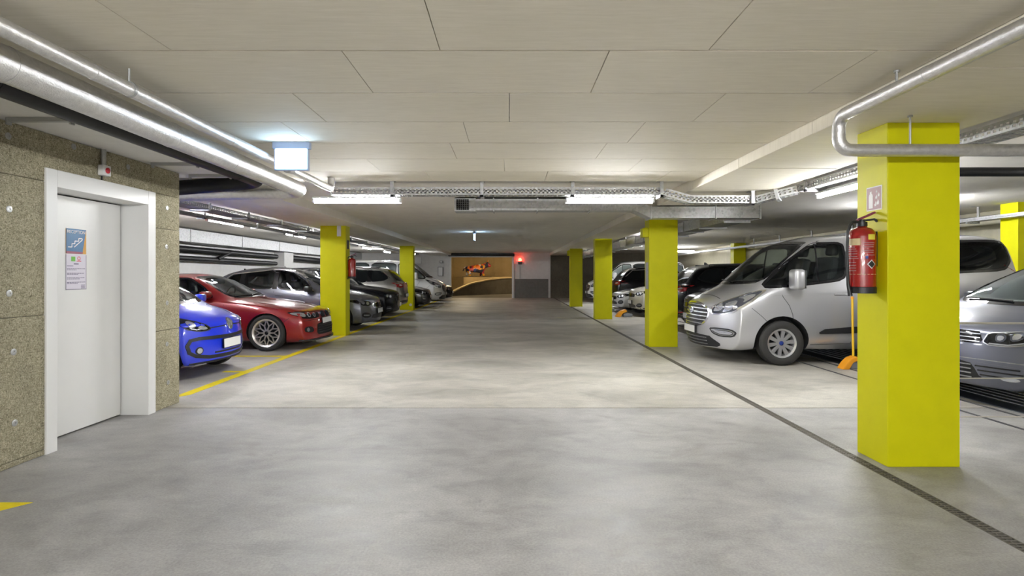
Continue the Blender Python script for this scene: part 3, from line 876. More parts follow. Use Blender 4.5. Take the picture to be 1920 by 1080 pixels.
# extinguisher and its sign on the nearest pillar
def extinguisher(loc, rz, s, label, detail=True):
    e = empty('fire_extinguisher', loc, rz)
    tag(e, label, 'extinguisher', 'fire extinguishers on pillars')
    e.scale = (s, s, s)
    MB().lathe([(.080, 0), (.094, .0), (.094, .045), (.091, .048)], 32).build('base_ring', 'black_plastic', e, 35)
    MB().lathe([(.090, .046), (.093, .05), (.093, .42), (.086, .455), (.066, .48), (.035, .492), (.03, .50), (.02, .50)], 32).build('cylinder', 'ext_red', e, 35)
    MB().lathe([(.032, .495), (.036, .50), (.036, .53), (.024, .53), (.022, .55)], 20).build('valve', 'black_plastic', e, 35)
    MB().bar((-.01, 0, .540), (.09, -.01, .552), .022, .014).bar((.09, -.01, .552), (.108, -.011, .532), .022, .012).build('carry_handle', 'black_plastic', e, None, .003)
    MB().bar((-.035, 0, .548), (.04, 0, .578), .024, .014).bar((.04, 0, .578), (.095, 0, .604), .026, .015).build('lever', 'sign_maroon', e, None, .003)
    hs = bend_path([(-.02, 0, .53), (-.075, 0, .535), (-.112, -.01, .46), (-.118, -.01, .30), (-.110, -.01, .06)], .03)
    MB().sweep(hs, .011, 10).build('hose', 'black_plastic', e, 60)
    MB().sweep([(-.110, -.01, .07), (-.098, -.02, -.02)], [.012, .016], 10).build('nozzle', 'black_plastic', e, 60)
    MB().box(-.02, .02, .085, .105, .20, .46).build('bracket', 'black_plastic', e)
    if detail:
        def lab(a0, a1, z0, z1, m, name, r=.0938):
            mb = MB(); k = 8; vs = []
            for i in range(k + 1):
                a = math.radians(a0 + (a1 - a0) * i / k)
                vs += [(r * math.cos(a), r * math.sin(a), z0), (r * math.cos(a), r * math.sin(a), z1)]
            mb.add(vs, [(2 * i, 2 * i + 2, 2 * i + 3, 2 * i + 1) for i in range(k)]).build(name, m, e, 60)
        lab(-190, -128, .355, .405, 'ext_label', 'type_label')
        lab(-97, -62, .395, .435, 'sticker_yellow', 'test_sticker')
        lab(-190, -40, .140, .142, 'ext_label', 'label_line')
        lab(-126, -124.6, .14, .405, 'ext_label', 'label_line')
        for z in (.34, .325, .31, .29, .27, .255, .225, .205, .185, .165):
            lab(-188, -188 + 38 + (z * 1000 % 20), z, z + .005, 'sign_red', 'label_print')
        for z in (.40, .385, .37, .345, .33, .31):
            lab(-117, -77 + (z * 1000 % 13), z - .03, z - .026, 'sign_red', 'label_print')
        lab(-108, -97, .255, .275, 'badge_blue', 'label_mark')
        # diamond hazard mark
        mb = MB(); r = .0945; c = math.radians(-82); vs = []
        for (da, dz) in ((0, -.034), (.36, 0), (0, .034), (-.36, 0)):
            vs.append((r * math.cos(c + da), r * math.sin(c + da), .215 + dz))
        mb.add(vs + [(r * 1.01 * math.cos(c), r * 1.01 * math.sin(c), .215)], [(0, 1, 4), (1, 2, 4), (2, 3, 4), (3, 0, 4)]).build('hazard_mark', 'sign_white', e)
        mb = MB(); r = .0965; vs = []
        for (da, dz) in ((0, -.027), (.28, 0), (0, .027), (-.28, 0)):
            vs.append((r * math.cos(c + da), r * math.sin(c + da), .215 + dz))
        mb.add(vs + [(r * 1.01 * math.cos(c), r * 1.01 * math.sin(c), .215)], [(0, 1, 4), (1, 2, 4), (2, 3, 4), (3, 0, 4)]).build('hazard_symbol', 'black_plastic', e)
    return e
ee = extinguisher((2.638, 4.19, 1.258), 0.0, 1.0, 'red fire extinguisher with labels hanging on the nearest yellow pillar')
# extinguisher bracket faces the pillar (+x)
for ch in ee.children:
    if ch.name.startswith('bracket'):
        ch.rotation_euler = (0, 0, -PI / 2)
e2_ = extinguisher((-3.625, 12.9, 1.30), 0.0, .95, 'small red fire extinguisher on the yellow pillar beside the red car', False)
for ch in e2_.children:
    if ch.name.startswith('bracket'):
        ch.rotation_euler = (0, 0, PI / 2)

fs_ = empty('extinguisher_sign', (2.742, 4.206, 1.968)); tag(fs_, 'square dusky red sign with white extinguisher and flame symbols on nearest pillar', 'sign')
def on_pil(pts, name, m, x0, x1):
    # local a runs to the viewer's right (-y), b up; sign faces -x
    return MB().prism(pts, lambda a, b_: (-x0, -a, b_), lambda a, b_: (-x1, -a, b_)).build(name, m, fs_)
on_pil([(-.088, -.09), (.088, -.09), (.088, .09), (-.088, .09)], 'plate', 'sign_white', 0, .003)
on_pil([(-.080, -.082), (.080, -.082), (.080, .082), (-.080, .082)], 'field', 'sign_red', .003, .004)
on_pil([(-.058, -.072), (-.012, -.072), (-.012, .02), (-.018, .035), (-.026, .04), (-.026, .058), (-.05, .05), (-.044, .04), (-.052, .035), (-.058, .02)], 'extinguisher_symbol', 'sign_white', .004, .005)
for (dx, dz, s) in ((.018, -.06, 1.0), (.045, -.05, 1.2), (.028, -.005, .9), (.055, .01, .8), (.03, .04, .6)):
    on_pil([(dx - .010 * s, dz), (dx + .010 * s, dz), (dx + .012 * s, dz + .015 * s), (dx + .002 * s, dz + .038 * s), (dx - .002 * s, dz + .02 * s), (dx - .011 * s, dz + .018 * s)], 'flame_symbol', 'sign_white', .004, .005)

# small fittings on pillars
o = MB().box(-.003, 0, -.10, .10, -.26, .26).build('grey_plate', 'sign_red', None, None, .001); o.location = (2.69, 10.95, 1.37)
o.data.materials[0] = M['galvanised']; tag(o, 'grey notice plate on the side of the pillar by the van', 'plate')
o = MB().box(-.12, 0, -.10, .10, -.085, .085).box(-.09, -.01, -.08, .08, .085, .10).build('junction_box', 'lime_paint', None, None, .012); o.location = (2.69, 10.9, 2.20); tag(o, 'lime yellow junction box high on the pillar by the van', 'junction box')
o = MB().box(-.12, 0, -.10, .10, -.11, .11).box(-.09, -.01, -.08, .08, .11, .125).build('junction_box', 'lime_paint', None, None, .012); o.location = (2.62, 24.2, 2.30); tag(o, 'lime yellow junction box high on the farthest drain side pillar', 'junction box')
o = MB().box(-.045, .045, -.012, 0, -.16, .16).box(-.02, .02, -.014, -.012, .02, .13).build('pillar_tag', 'white_plastic', None, None, .004); o.location = (-3.87, 12.73, 2.42)
tag(o, 'small white vertical tag at the top of the pillar by the red car', 'tag')
o = MB().box(0, .006, -.07, .07, -.10, .10).box(.006, .008, -.05, .05, -.02, .07).build('pillar_sign', 'black_plastic', None, None, .001); o.location = (-3.72, 12.9, 2.08)
tag(o, 'dark sign above the extinguisher on the pillar beside the red car', 'sign')
o = MB().lathe([(.055, 0), (.055, .01), (.045, .014)], 20, axis='y').build('round_reflector', 'sign_white', None, 30); o.rotation_euler = (0, 0, PI); o.location = (-3.86, 21.9, .20)
tag(o, 'round white reflector at the foot of the second left pillar', 'reflector')

# barrier wires from the nearest pillar to the right wall
for z, lb in ((1.03, 'topmost pale barrier wire right of the nearest pillar'), (.615, 'middle pale barrier wire right of the nearest pillar'), (.325, 'lowest pale barrier wire right of the nearest pillar')):
    o = empty('barrier_wire', (3.268, 4.22, z)); tag(o, lb, 'wire', 'barrier wires by the nearest pillar')
    MB().sweep([(0, 0, 0), (XR - 3.268, 0, 0)], .008 if z > 1 else .0045, 8).build('cable', 'wire', o, 60)
    MB().lathe([(.02, 0), (.02, .012), (.012, .016)], 12, axis='x').build('anchor', 'zinc', o, 40)

# rails and platforms of the sliding pallets on the right
for x, lb in ((4.63, 'thin steel guide rail in the floor nearer the aisle, by the van'), (5.02, 'thin steel guide rail in the floor under the van, along the platforms')):
    o = MB().box(-.018, .018, 0, 30.5, 0, .004).box(-.003, .003, 0, 30.5, .004, .007).build('floor_rail', 'rail_steel'); o.location = (x, 1.5, 0); tag(o, lb, 'rail', 'floor rails')
for y0, y1, lb in ((5.2, 7.75, 'dark steel parking platform under the grey car'), (8.05, 10.6, 'dark ridged steel parking platform under the silver van'), (11.3, 13.7, 'dark steel parking platform under the black car by the van'),
                   (13.8, 16.2, 'dark steel parking platform under the farther black car'), (17.8, 20.0, 'dark steel parking platform under the cream SUV')):
    o = empty('parking_platform', (7.2, (y0 + y1) / 2, 0)); tag(o, lb, 'platform', 'parking platforms')
    h = (y1 - y0) / 2
    MB().box(-2.05, 2.05, -h, h, 0, .003).box(-2.05, -2.02, -h, h, .003, .008).build('deck', 'platform_steel', o)
    rg = MB()
    for k in range(28):
        rg.box(-1.75 + k * .13, -1.72 + k * .13, -h + .25, h - .25, .003, .009)
    rg.build('ridges', 'ridge_steel', o)
# broom-like pole with orange wedge at the van's platform, plus two more wedges
bw = empty('marker_pole', (5.05, 8.27, 0.0)); tag(bw, 'yellow pole standing on an orange wedge and grey block beside the van', 'pole')
MB().sweep([(.06, .05, .15), (.045, .05, 1.03)], .016, 12).build('pole', 'broom_yellow', bw, 60)
MB().lathe([(.02, 1.03), (.022, 1.05), (.012, 1.07)], 12, (.045, .05, 0)).build('pole_cap', 'orange_plastic', bw, 40)
wp = [(-.16, 0), (-.06, 0), (0, .10), (.08, .13), (.06, .19), (-.03, .16), (-.10, .09)]
MB().prism(wp, lambda a, b_: (a, -.06, b_), lambda a, b_: (a, .10, b_)).build('orange_wedge', 'orange_plastic', bw, None, .01)
MB().box(-.04, .34, -.04, .16, 0, .115).build('grey_block', 'grey_block', bw, None, .02)
for (x, y, lb) in ((3.62, 21.0, 'orange wedge on the floor in front of the white low car'), (3.72, 18.4, 'orange wedge on the floor in front of the cream SUV')):
    o = empty('orange_wedge', (x, y, 0)); tag(o, lb, 'wedge', 'orange floor wedges')
    MB().prism([(a * 1.5, b_ * 1.3) for a, b_ in wp], lambda a, b_: (a, -.14, b_), lambda a, b_: (a, .14, b_)).build('wedge', 'orange_plastic', o, None, .015)
    MB().box(0, .3, -.12, .12, 0, .1).build('block', 'grey_block', o, None, .02)

# painted animal sculpture on the ledge beyond the gate
def sculpture():
    root = empty('animal_sculpture', (-2.45, 41.3, 1.19)); tag(root, 'colourful patchwork animal sculpture on the ledge beyond the gate', 'sculpture')
    V = {'pelvis': (-.55, 0, .62, .26), 'mid': (-.1, 0, .62, .28), 'chest': (.33, 0, .66, .30), 'neck': (.62, 0, .82, .19), 'head': (.86, 0, .90, .15), 'muzzle': (1.10, 0, .78, .10),
         'hk1': (-.66, .15, .36, .12), 'hf1': (-.72, .16, .05, .07), 'hk2': (-.48, -.15, .36, .12), 'hf2': (-.42, -.16, .05, .07),
         'fk1': (.36, .15, .34, .10), 'ff1': (.30, .16, .05, .07), 'fk2': (.50, -.15, .34, .10), 'ff2': (.60, -.16, .05, .07),
         'tail1': (-.85, 0, .70, .05), 'tail2': (-.98, 0, .42, .04),
         'horn1': (.84, .14, 1.10, .04), 'horn2': (.84, -.14, 1.10, .04), 'tip1': (.90, .16, 1.26, .02), 'tip2': (.90, -.16, 1.26, .02)}
    E = [('pelvis', 'mid'), ('mid', 'chest'), ('chest', 'neck'), ('neck', 'head'), ('head', 'muzzle'), ('pelvis', 'hk1'), ('hk1', 'hf1'), ('pelvis', 'hk2'), ('hk2', 'hf2'),
         ('chest', 'fk1'), ('fk1', 'ff1'), ('chest', 'fk2'), ('fk2', 'ff2'), ('pelvis', 'tail1'), ('tail1', 'tail2'), ('head', 'horn1'), ('head', 'horn2'), ('horn1', 'tip1'), ('horn2', 'tip2')]
    keys = list(V)
    me = bpy.data.meshes.new('sk')
    me.from_pydata([V[k][:3] for k in keys], [(keys.index(a), keys.index(b_)) for a, b_ in E], [])
    o = bpy.data.objects.new('sk', me); C.objects.link(o)
    o.modifiers.new('s', 'SKIN')
    for i, k in enumerate(keys):
        me.skin_vertices[0].data[i].radius = (V[k][3], V[k][3])
        me.skin_vertices[0].data[i].use_root = (i == 0)
    ss = o.modifiers.new('u', 'SUBSURF'); ss.levels = 2; ss.render_levels = 2
    dg = bpy.context.evaluated_depsgraph_get()
    m2 = bpy.data.meshes.new_from_object(o.evaluated_get(dg))
    bpy.data.objects.remove(o)
    m2.polygons.foreach_set('use_smooth', [True] * len(m2.polygons))
    link('body', m2, root, 'patchwork')
    MB().box(-1.0, 1.15, -.3, .3, -.0, .03).build('plinth', 'ramp_floor', root, None, .01)
sculpture()
for (x, y, lb) in ((-3.0, 37.2, 'warm lamp on the ramp ceiling left side'), (.8, 38.6, 'warm lamp on the ramp ceiling right side')):
    o = empty('ramp_lamp', (x, y, 3.3)); tag(o, lb, 'lamp', 'warm ramp lamps')
    MB().box(-.6, .6, -.06, .06, -.05, 0).build('housing', 'white_plastic', o, None, .01)
    MB().sweep([(-.56, 0, -.06), (.56, 0, -.06)], .035, 12).build('tube', 'warm_lamp', o, 40)

# ------------------------------------------------------------------ cars
def lerp_list(lst, q):
    if q <= lst[0][0]: return lst[0][1]
    for (a, va), (b_, vb) in zip(lst[:-1], lst[1:]):
        if q <= b_:
            return va + (vb - va) * (q - a) / (b_ - a)
    return lst[-1][1]

def chaikin(p, it=2, k=.25):
    for _ in range(it):
        o = []
        for i in range(len(p)):
            a, b_ = p[i], p[(i + 1) % len(p)]
            o.append((a[0] + (b_[0] - a[0]) * k, a[1] + (b_[1] - a[1]) * k))
            o.append((a[0] + (b_[0] - a[0]) * (1 - k), a[1] + (b_[1] - a[1]) * (1 - k)))
        p = o
    return p

def area2(p):
    return sum(p[i][0] * p[(i + 1) % len(p)][1] - p[(i + 1) % len(p)][0] * p[i][1] for i in range(len(p)))

def inset(p, d):
    s = 1 if area2(p) > 0 else -1
    n = len(p); out = []
    for i in range(n):
        a, b_, c = Vector(p[i - 1]), Vector(p[i]), Vector(p[(i + 1) % n])
        e1 = (b_ - a); e2 = (c - b_)
        if e1.length < 1e-6 or e2.length < 1e-6:
            out.append(tuple(b_)); continue
        e1.normalize(); e2.normalize()
        n1 = Vector((-e1.y, e1.x)) * s; n2 = Vector((-e2.y, e2.x)) * s
        m = n1 + n2
        if m.length < 1e-4: m = n1
        m.normalize()
        k = d / max(.45, m.dot(n1))
        out.append((b_.x + m.x * k, b_.y + m.y * k))
    return out

def ellipse(cx, cy, rx, ry, n=24):
    return [(cx + rx * math.cos(2 * PI * k / n), cy + ry * math.sin(2 * PI * k / n)) for k in range(n)]

class Car:
    """body coordinates: q = metres behind the nose, y = left, z = up; local x = L/2 - q"""
    def __init__(s, name, sp, loc_nose, facing, label, group=None):
        s.sp = sp; s.L = sp['L']; s.W = sp['W'] / 2
        nx, ny = loc_nose
        cx = nx - s.L / 2 if facing > 0 else nx + s.L / 2
        s.root = empty(name, (cx, ny, sp.get('lift', 0.0)), 0 if facing > 0 else PI)
        tag(s.root, label, sp.get('cat', 'car'), group)
        s.shell()
    def X(s, q): return s.L / 2 - q
    def shell(s):
        sp, L, W = s.sp, s.L, s.W
        qs = set([0, .05, .16, L, L - .05, L - .16])
        for key in ('top', 'belt', 'wr'):
            for q, _ in sp[key]: qs.add(round(min(max(q, 0), L), 3))
        qs = sorted(qs)
        out = [qs[0]]
        for q in qs[1:]:
            if q - out[-1] < .035 and q not in (L,): continue
            while q - out[-1] > .42:
                out.append(out[-1] + min(.36, (q - out[-1]) / 2))
            out.append(q)
        qs = out
        cols = [-1, -.5, 0, .5, 1]
        R = 7
        bow_f, p_f, qf = sp.get('bow_f', (.22, 2.6, .9))
        bow_r, p_r, qr = sp.get('bow_r', (.12, 2.6, .7))
        ff = sp.get('face_f', [(0, 0), (2, 0)]); fr = sp.get('face_r', [(0, 0), (2, 0)])
        bm = bmesh.new()
        V = {}
        def put(i, q, r, c, y, z):
            x = q
            if q < qf:
                x += (lerp_list(ff, z) + bow_f * min(1.15, abs(y) / W) ** p_f) * (1 - q / qf) ** 1.25
            if L - q < qr:
                x -= (lerp_list(fr, z) + bow_r * min(1.15, abs(y) / W) ** p_r) * (1 - (L - q) / qr) ** 1.25
            V[(i, r, c)] = bm.verts.new((s.X(x), y, z))
        for i, q in enumerate(qs):
            top, belt, bot = lerp_list(sp['top'], q), lerp_list(sp['belt'], q), lerp_list(sp['bot'], q)
            wm = W * lerp_list(sp.get('wm', [(0, 1), (9, 1)]), q)
            wr = W * lerp_list(sp['wr'], q); dr_ = lerp_list(sp.get('drop', [(0, .05), (9, .05)]), q)
            ws = sp.get('shoulder', .95)
            rows = [(wm * .86, bot), (wm * .97, bot + .10 * (belt - bot) + .02), (wm, bot + (belt - bot) * .48), (wm * .992, belt - .14 * (belt - bot)), (wm * ws, belt)]
            ze = max(top - dr_, belt + .004)
            a, b_ = rows[4], (min(wr, wm * ws * .995), ze)
            rows.append((a[0] + (b_[0] - a[0]) * .46 + .012 * min(1, (ze - belt) / .3), a[1] + (b_[1] - a[1]) * .5))
            rows.append(b_)
            for r, (y, z) in enumerate(rows):
                for c, cc in enumerate(cols):
                    cap = i in (0, len(qs) - 1)
                    if r in (0, R - 1) or c in (0, 4) or cap:
                        zz = z
                        if r == R - 1: zz = z + (top - z) * (1 - cc * cc) ** .8
                        put(i, q, r, c, cc * y, zz)
        cl = bm.edges.layers.float.new('crease_edge')
        def face(*k):
            try: bm.faces.new([V[x] for x in k])
            except ValueError: pass
        for i in range(len(qs) - 1):
            for c in range(4):
                face((i, 0, c), (i, 0, c + 1), (i + 1, 0, c + 1), (i + 1, 0, c))
                face((i, R - 1, c), (i, R - 1, c + 1), (i + 1, R - 1, c + 1), (i + 1, R - 1, c))
            for r in range(R - 1):
                for c in (0, 4):
                    face((i, r, c), (i, r + 1, c), (i + 1, r + 1, c), (i + 1, r, c))
        for i in (0, len(qs) - 1):
            for r in range(R - 1):
                for c in range(4):
                    face((i, r, c), (i, r, c + 1), (i, r + 1, c + 1), (i, r + 1, c))
        for i in range(len(qs) - 1):
            for c in (0, 4):
                for r, cr in ((4, sp.get('crease', .45)), (6, .35), (0, .6), (1, .2)):
                    e = bm.edges.get((V[(i, r, c)], V[(i + 1, r, c)]))
                    if e: e[cl] = cr
        bmesh.ops.recalc_face_normals(bm, faces=bm.faces[:])
        me = bpy.data.meshes.new('cage'); bm.to_mesh(me); bm.free()
        o = bpy.data.objects.new('cage', me); C.objects.link(o)
        m = o.modifiers.new('s', 'SUBSURF'); m.levels = 2; m.render_levels = 2
        dg = bpy.context.evaluated_depsgraph_get()
        s.me = bpy.data.meshes.new_from_object(o.evaluated_get(dg))
        bpy.data.objects.remove(o)
        s.bvh = BVHTree.FromPolygons([v.co[:] for v in s.me.vertices], [p.vertices[:] for p in s.me.polygons])
        s.cut = MB(); s.selfcut = False
    # --- projection of outlines on the shell
    def ray(s, view, a, b_):
        if view == 'L': o, d = Vector((s.X(a), 3, b_)), Vector((0, -1, 0))
        elif view == 'R': o, d = Vector((s.X(a), -3, b_)), Vector((0, 1, 0))
        elif view == 'F': o, d = Vector((6, a, b_)), Vector((-1, 0, 0))
        elif view == 'B': o, d = Vector((-6, a, b_)), Vector((1, 0, 0))
        else: o, d = Vector((s.X(a), b_, 4)), Vector((0, 0, -1))
        h = s.bvh.ray_cast(o, d, 12)
        return (h[0], h[1], d) if h[0] is not None else (None, None, d)
    def decal(s, view, poly, material, name, parent=None, off=.003, thick=.010, grid=.07, hole=None):
        bm = bmesh.new()
        if hole:
            n = len(poly)
            va = [bm.verts.new((*p, 0)) for p in poly]; vb = [bm.verts.new((*p, 0)) for p in hole]
            for i in range(n):
                j = (i + 1) % n
                bm.faces.new((va[i], va[j], vb[j], vb[i]))
        else:
            bm.faces.new([bm.verts.new((*p, 0)) for p in poly])
            bmesh.ops.triangulate(bm, faces=bm.faces[:])
        for ax in (0, 1):
            lo = min(p[ax] for p in poly); hi = max(p[ax] for p in poly)
            k = math.floor(lo / grid) + 1
            while k * grid < hi:
                n_ = Vector((1, 0, 0)) if ax == 0 else Vector((0, 1, 0))
                bmesh.ops.bisect_plane(bm, geom=bm.verts[:] + bm.edges[:] + bm.faces[:], plane_co=n_ * (k * grid), plane_no=n_, dist=1e-5)
                k += 1
        bmesh.ops.remove_doubles(bm, verts=bm.verts[:], dist=1e-5)
        bad = []; dirs = {}
        for v in bm.verts:
            h, nr, d = s.ray(view, v.co.x, v.co.y)
            if h is None:
                bad.append(v); continue
            if nr.dot(d) > 0: nr = -nr
            out = (nr * .6 - d * .4).normalized()
            v.co = h + out * off
            dirs[v] = -out
        if bad: bmesh.ops.delete(bm, geom=bad, context='VERTS')
        if not bm.faces:
            bm.free(); return None
        ed = [e for e in bm.edges if e.is_boundary]
        dd = Vector((0, 0, 0))
        for v in dirs:
            if v.is_valid: dd += dirs[v]
        ret = bmesh.ops.extrude_edge_only(bm, edges=ed)
        for g_ in ret['geom']:
            if isinstance(g_, bmesh.types.BMVert):
                # find the source direction: the average works well on these gentle surfaces
                src = s.bvh.find_nearest(g_.co)
                n_ = src[1]
                if n_.dot(dd) > 0: n_ = -n_
                g_.co = g_.co - n_ * thick
        bmesh.ops.recalc_face_normals(bm, faces=bm.faces[:])
        me = bpy.data.meshes.new(name); bm.to_mesh(me); bm.free()
        me.polygons.foreach_set('use_smooth', [True] * len(me.polygons)); me.set_sharp_from_angle(angle=math.radians(35))
        return link(name, me, parent or s.root, material)
    def both(s, poly, material, name, **kw):
        return [s.decal(v, poly, material, name, **kw) for v in ('L', 'R')]
    def mirror_front(s, poly, material, name, view='F', **kw):
        a = s.decal(view, poly, material, name, **kw)
        b_ = s.decal(view, [(-y, z) for y, z in poly][::-1], material, name, **kw)
        return a, b_
    def strip(s, view, pts, w_, material, name, **kw):
        pts = [Vector(p) for p in pts]
        L_, R_ = [], []
        for i, p in enumerate(pts):
            t = (pts[min(i + 1, len(pts) - 1)] - pts[max(i - 1, 0)]).normalized()
            n_ = Vector((-t.y, t.x)) * (w_ / 2)
            L_.append(tuple(p + n_)); R_.append(tuple(p - n_))
        return s.decal(view, L_ + R_[::-1], material, name, **kw)
    def seam(s, pts, sides=('L', 'R'), w_=.007):
        for v in sides:
            s.strip(v, pts, w_, 'well', 'panel_gap', off=.0012, thick=.003, grid=.12)
    # --- windows
    def side_window(s, poly, name='side_window', glass='glass_tint', trim='black_gloss', tw=.022, opened=True):
        p = chaikin(poly, 2, .14)
        for v in ('L', 'R'):
            o = s.decal(v, p, glass, name, off=.002, thick=.006)
            s.decal(v, inset(p, -tw * .5), trim, 'window_trim', parent=o, off=.004, thick=.012, hole=inset(p, tw * .6))
        if opened:
            pi = inset(p, .014)
            s.cut.prism(pi, lambda a, b_: (s.X(a), -2, b_), lambda a, b_: (s.X(a), 2, b_))
    def screen(s, poly, view='F', name='windscreen', glass='glass', depth=(None, None), trim='black_gloss', tw=.03):
        p = chaikin(poly, 2, .15)
        o = s.decal(view, p, glass, name, off=.002, thick=.006)
        s.decal(view, inset(p, -tw * .4), trim, 'screen_trim', parent=o, off=.004, thick=.012, hole=inset(p, tw))
        if depth[0] is not None:
            pi = inset(p, .03)
            s.cut.prism(pi, lambda a, b_: (s.X(depth[0]), a, b_), lambda a, b_: (s.X(depth[1]), a, b_))
        return o
    def cabin(s, poly, halfw):
        s.selfcut = True
        s.cut.prism(poly, lambda a, b_: (s.X(a), -halfw, b_), lambda a, b_: (s.X(a), halfw, b_))
    def well(s, q, r, R, depth=.30):
        for sg in (-1, 1):
            y0, y1 = sg * (s.W - depth), sg * (s.W + .3)
            s.cut.prism(ellipse(q, R, r, r, 36), lambda a, b_: (s.X(a), y0, b_), lambda a, b_: (s.X(a), y1, b_))
    def finish(s, paint_, cutmat='interior'):
        me = s.me
        me.materials.clear(); me.materials.append(M[paint_]); me.materials.append(M[cutmat])
        o = link('body', me, s.root)
        if s.cut.v:
            cm = s.cut.mesh('cut'); cm.materials.append(M[paint_]); cm.materials.append(M[cutmat])
            for p in cm.polygons: p.material_index = 1
            co = bpy.data.objects.new('cut', cm); C.objects.link(co); co.parent = s.root
            md = o.modifiers.new('b', 'BOOLEAN'); md.operation = 'DIFFERENCE'; md.solver = 'EXACT'; md.object = co
            md.use_self = s.selfcut; md.material_mode = 'INDEX'
            bpy.context.view_layer.update()
            dg = bpy.context.evaluated_depsgraph_get()
            m2 = bpy.data.meshes.new_from_object(o.evaluated_get(dg))
            o.modifiers.clear(); o.data = m2
            bpy.data.objects.remove(co)
            me = m2
        me.polygons.foreach_set('use_smooth', [True] * len(me.polygons)); me.set_sharp_from_angle(angle=math.radians(38))
        s.body = o
        return o
    # --- furniture and fittings
    def seat(s, q, y, z, back=.55):
        t = MB().box(-.06, .10, -.24, .24, -.25, back - .18).mesh('seat', 40, .04, 3)
        t.materials.append(M['seat_fabric'])
        o = link('seat', t, s.root); o.location = (s.X(q), y, z); o.rotation_euler = (0, -.22, 0)
        h = MB().box(-.05, .05, -.12, .12, back - .14, back + .06).mesh('headrest', 40, .035, 3); h.materials.append(M['seat_fabric'])
        link('headrest', h, o)
    def steering(s, q, y, z):
        o = MB().lathe([(.17 + .014 * math.cos(a), .014 * math.sin(a)) for a in [k * PI / 4 for k in range(8)]], 24, axis='x', close=True).box(-.01, .01, -.17, .17, -.02, .02).box(-.02, .02, -.05, .05, -.05, .05).build('steering_wheel', 'interior', s.root, 40)
        o.location = (s.X(q), y, z); o.rotation_euler = (0, .35, 0)
    def mirror(s, q, z, sx=.17, sy=.20, sz=.15, material='black_plastic', out=.14, arm=.06):
        for v, sg in (('L', 1), ('R', -1)):
            h, n_, d = s.ray(v, q, z - .02)
            if h is None: continue
            m = MB().box(-sx / 2, sx / 2, -sy / 2, sy / 2, -sz / 2, sz / 2).mesh('mirror', 50, min(sx, sz) * .32, 4); m.materials.append(M[material])
            o = link('mirror', m, s.root); o.location = (h.x, h.y + sg * out, z + .04)
            o.rotation_euler = (0, 0, sg * .12)
            MB().box(-sx / 2 - .004, -sx / 2 + .004, -sy / 2 + .02, sy / 2 - .02, -sz / 2 + .02, sz / 2 - .02).build('mirror_glass', 'chrome', o)
            MB().bar((0, -sg * (out + .02), -.06), (0, 0, -.05), .05, .03).build('mirror_arm', 'black_plastic', o, None, .006)
    def handle(s, q, z, material, ln=.20):
        for v, sg in (('L', 1), ('R', -1)):
            h, n_, d = s.ray(v, q, z)
            if h is None: continue
            o = MB().box(-ln / 2, ln / 2, 0, .035, -.014, .014).mesh('door_handle', 50, .010, 2); o.materials.append(M[material])
            ob = link('door_handle', o, s.root); ob.location = h - Vector((0, sg * .012, 0))
            if sg < 0: ob.rotation_euler = (0, 0, PI)
    def wiper(s, a, b_):
        ha, _, _ = s.ray('F', *a); hb, _, _ = s.ray('F', *b_)
        if ha and hb:
            MB().bar(ha + Vector((.02, 0, .012)), hb + Vector((.015, 0, .012)), .018, .014).build('wiper', 'black_plastic', s.root, None, .003)
    def plate(s, z, view='F', w_=.52, h=.11, y=0.0):
        hit, n_, d = s.ray(view, y, z)
        sg = 1 if view == 'F' else -1
        x = hit.x + sg * .012
        o = MB().box(-.008, .008, -w_ / 2 - .01, w_ / 2 + .01, -h / 2 - .01, h / 2 + .01).build('number_plate_holder', 'black_plastic', s.root, None, .003)
        o.location = (x - sg * .004, y, z)
        # lean with the surface
        h2, _, _ = s.ray(view, y, z + .05)
        if h2: o.rotation_euler = (0, math.atan2(h2.x - hit.x, .05) * .6, 0)
        MB().box(sg * .008 - .002, sg * .008 + .004, -w_ / 2, w_ / 2, -h / 2, h / 2).build('number_plate', 'plate_white', o)
    def emblem_round(s, z, r, view='F', glyph='vw'):
        e = s.decal(view, ellipse(0, z, r, r), 'galvanised_dark', 'emblem', off=.008, thick=.02, grid=.2)
        s.decal(view, ellipse(0, z, r, r), 'chrome', 'emblem_ring', parent=e, off=.012, thick=.012, grid=.2, hole=ellipse(0, z, r * .84, r * .84))
        k = r / 1.0
        for pts in ([(-.42, .80), (0, .08), (.42, .80)], [(-.82, .40), (-.42, -.70), (0, -.02), (.42, -.70), (.82, .40)]):
            s.strip(view, [(a * k * .95, z + b_ * k * .95) for a, b_ in pts], r * .17, 'chrome', 'emblem_letter', parent=e, off=.012, thick=.008, grid=.2)
    def wheels(s, qf, qb, R, width, rimR, style='ten', mat_='alloy', inset_=.02, seg=40):
        key = (R, width, rimR, style, mat_)
        if key not in WHEELS: WHEELS[key] = make_wheel(*key)
        ty, rim, disc, cap = WHEELS[key]
        for q in (qf, qb):
            for sg in (-1, 1):
                o = link('wheel', ty, s.root)
                o.location = (s.X(q), sg * (s.W - inset_ - width / 2), R - s.sp.get('lift', 0.0) * 0)
                o.rotation_euler = (0, 0, 0 if sg < 0 else PI)
                link('rim', rim, o); link('brake_disc', disc, o); link('hub_cap', cap, o)

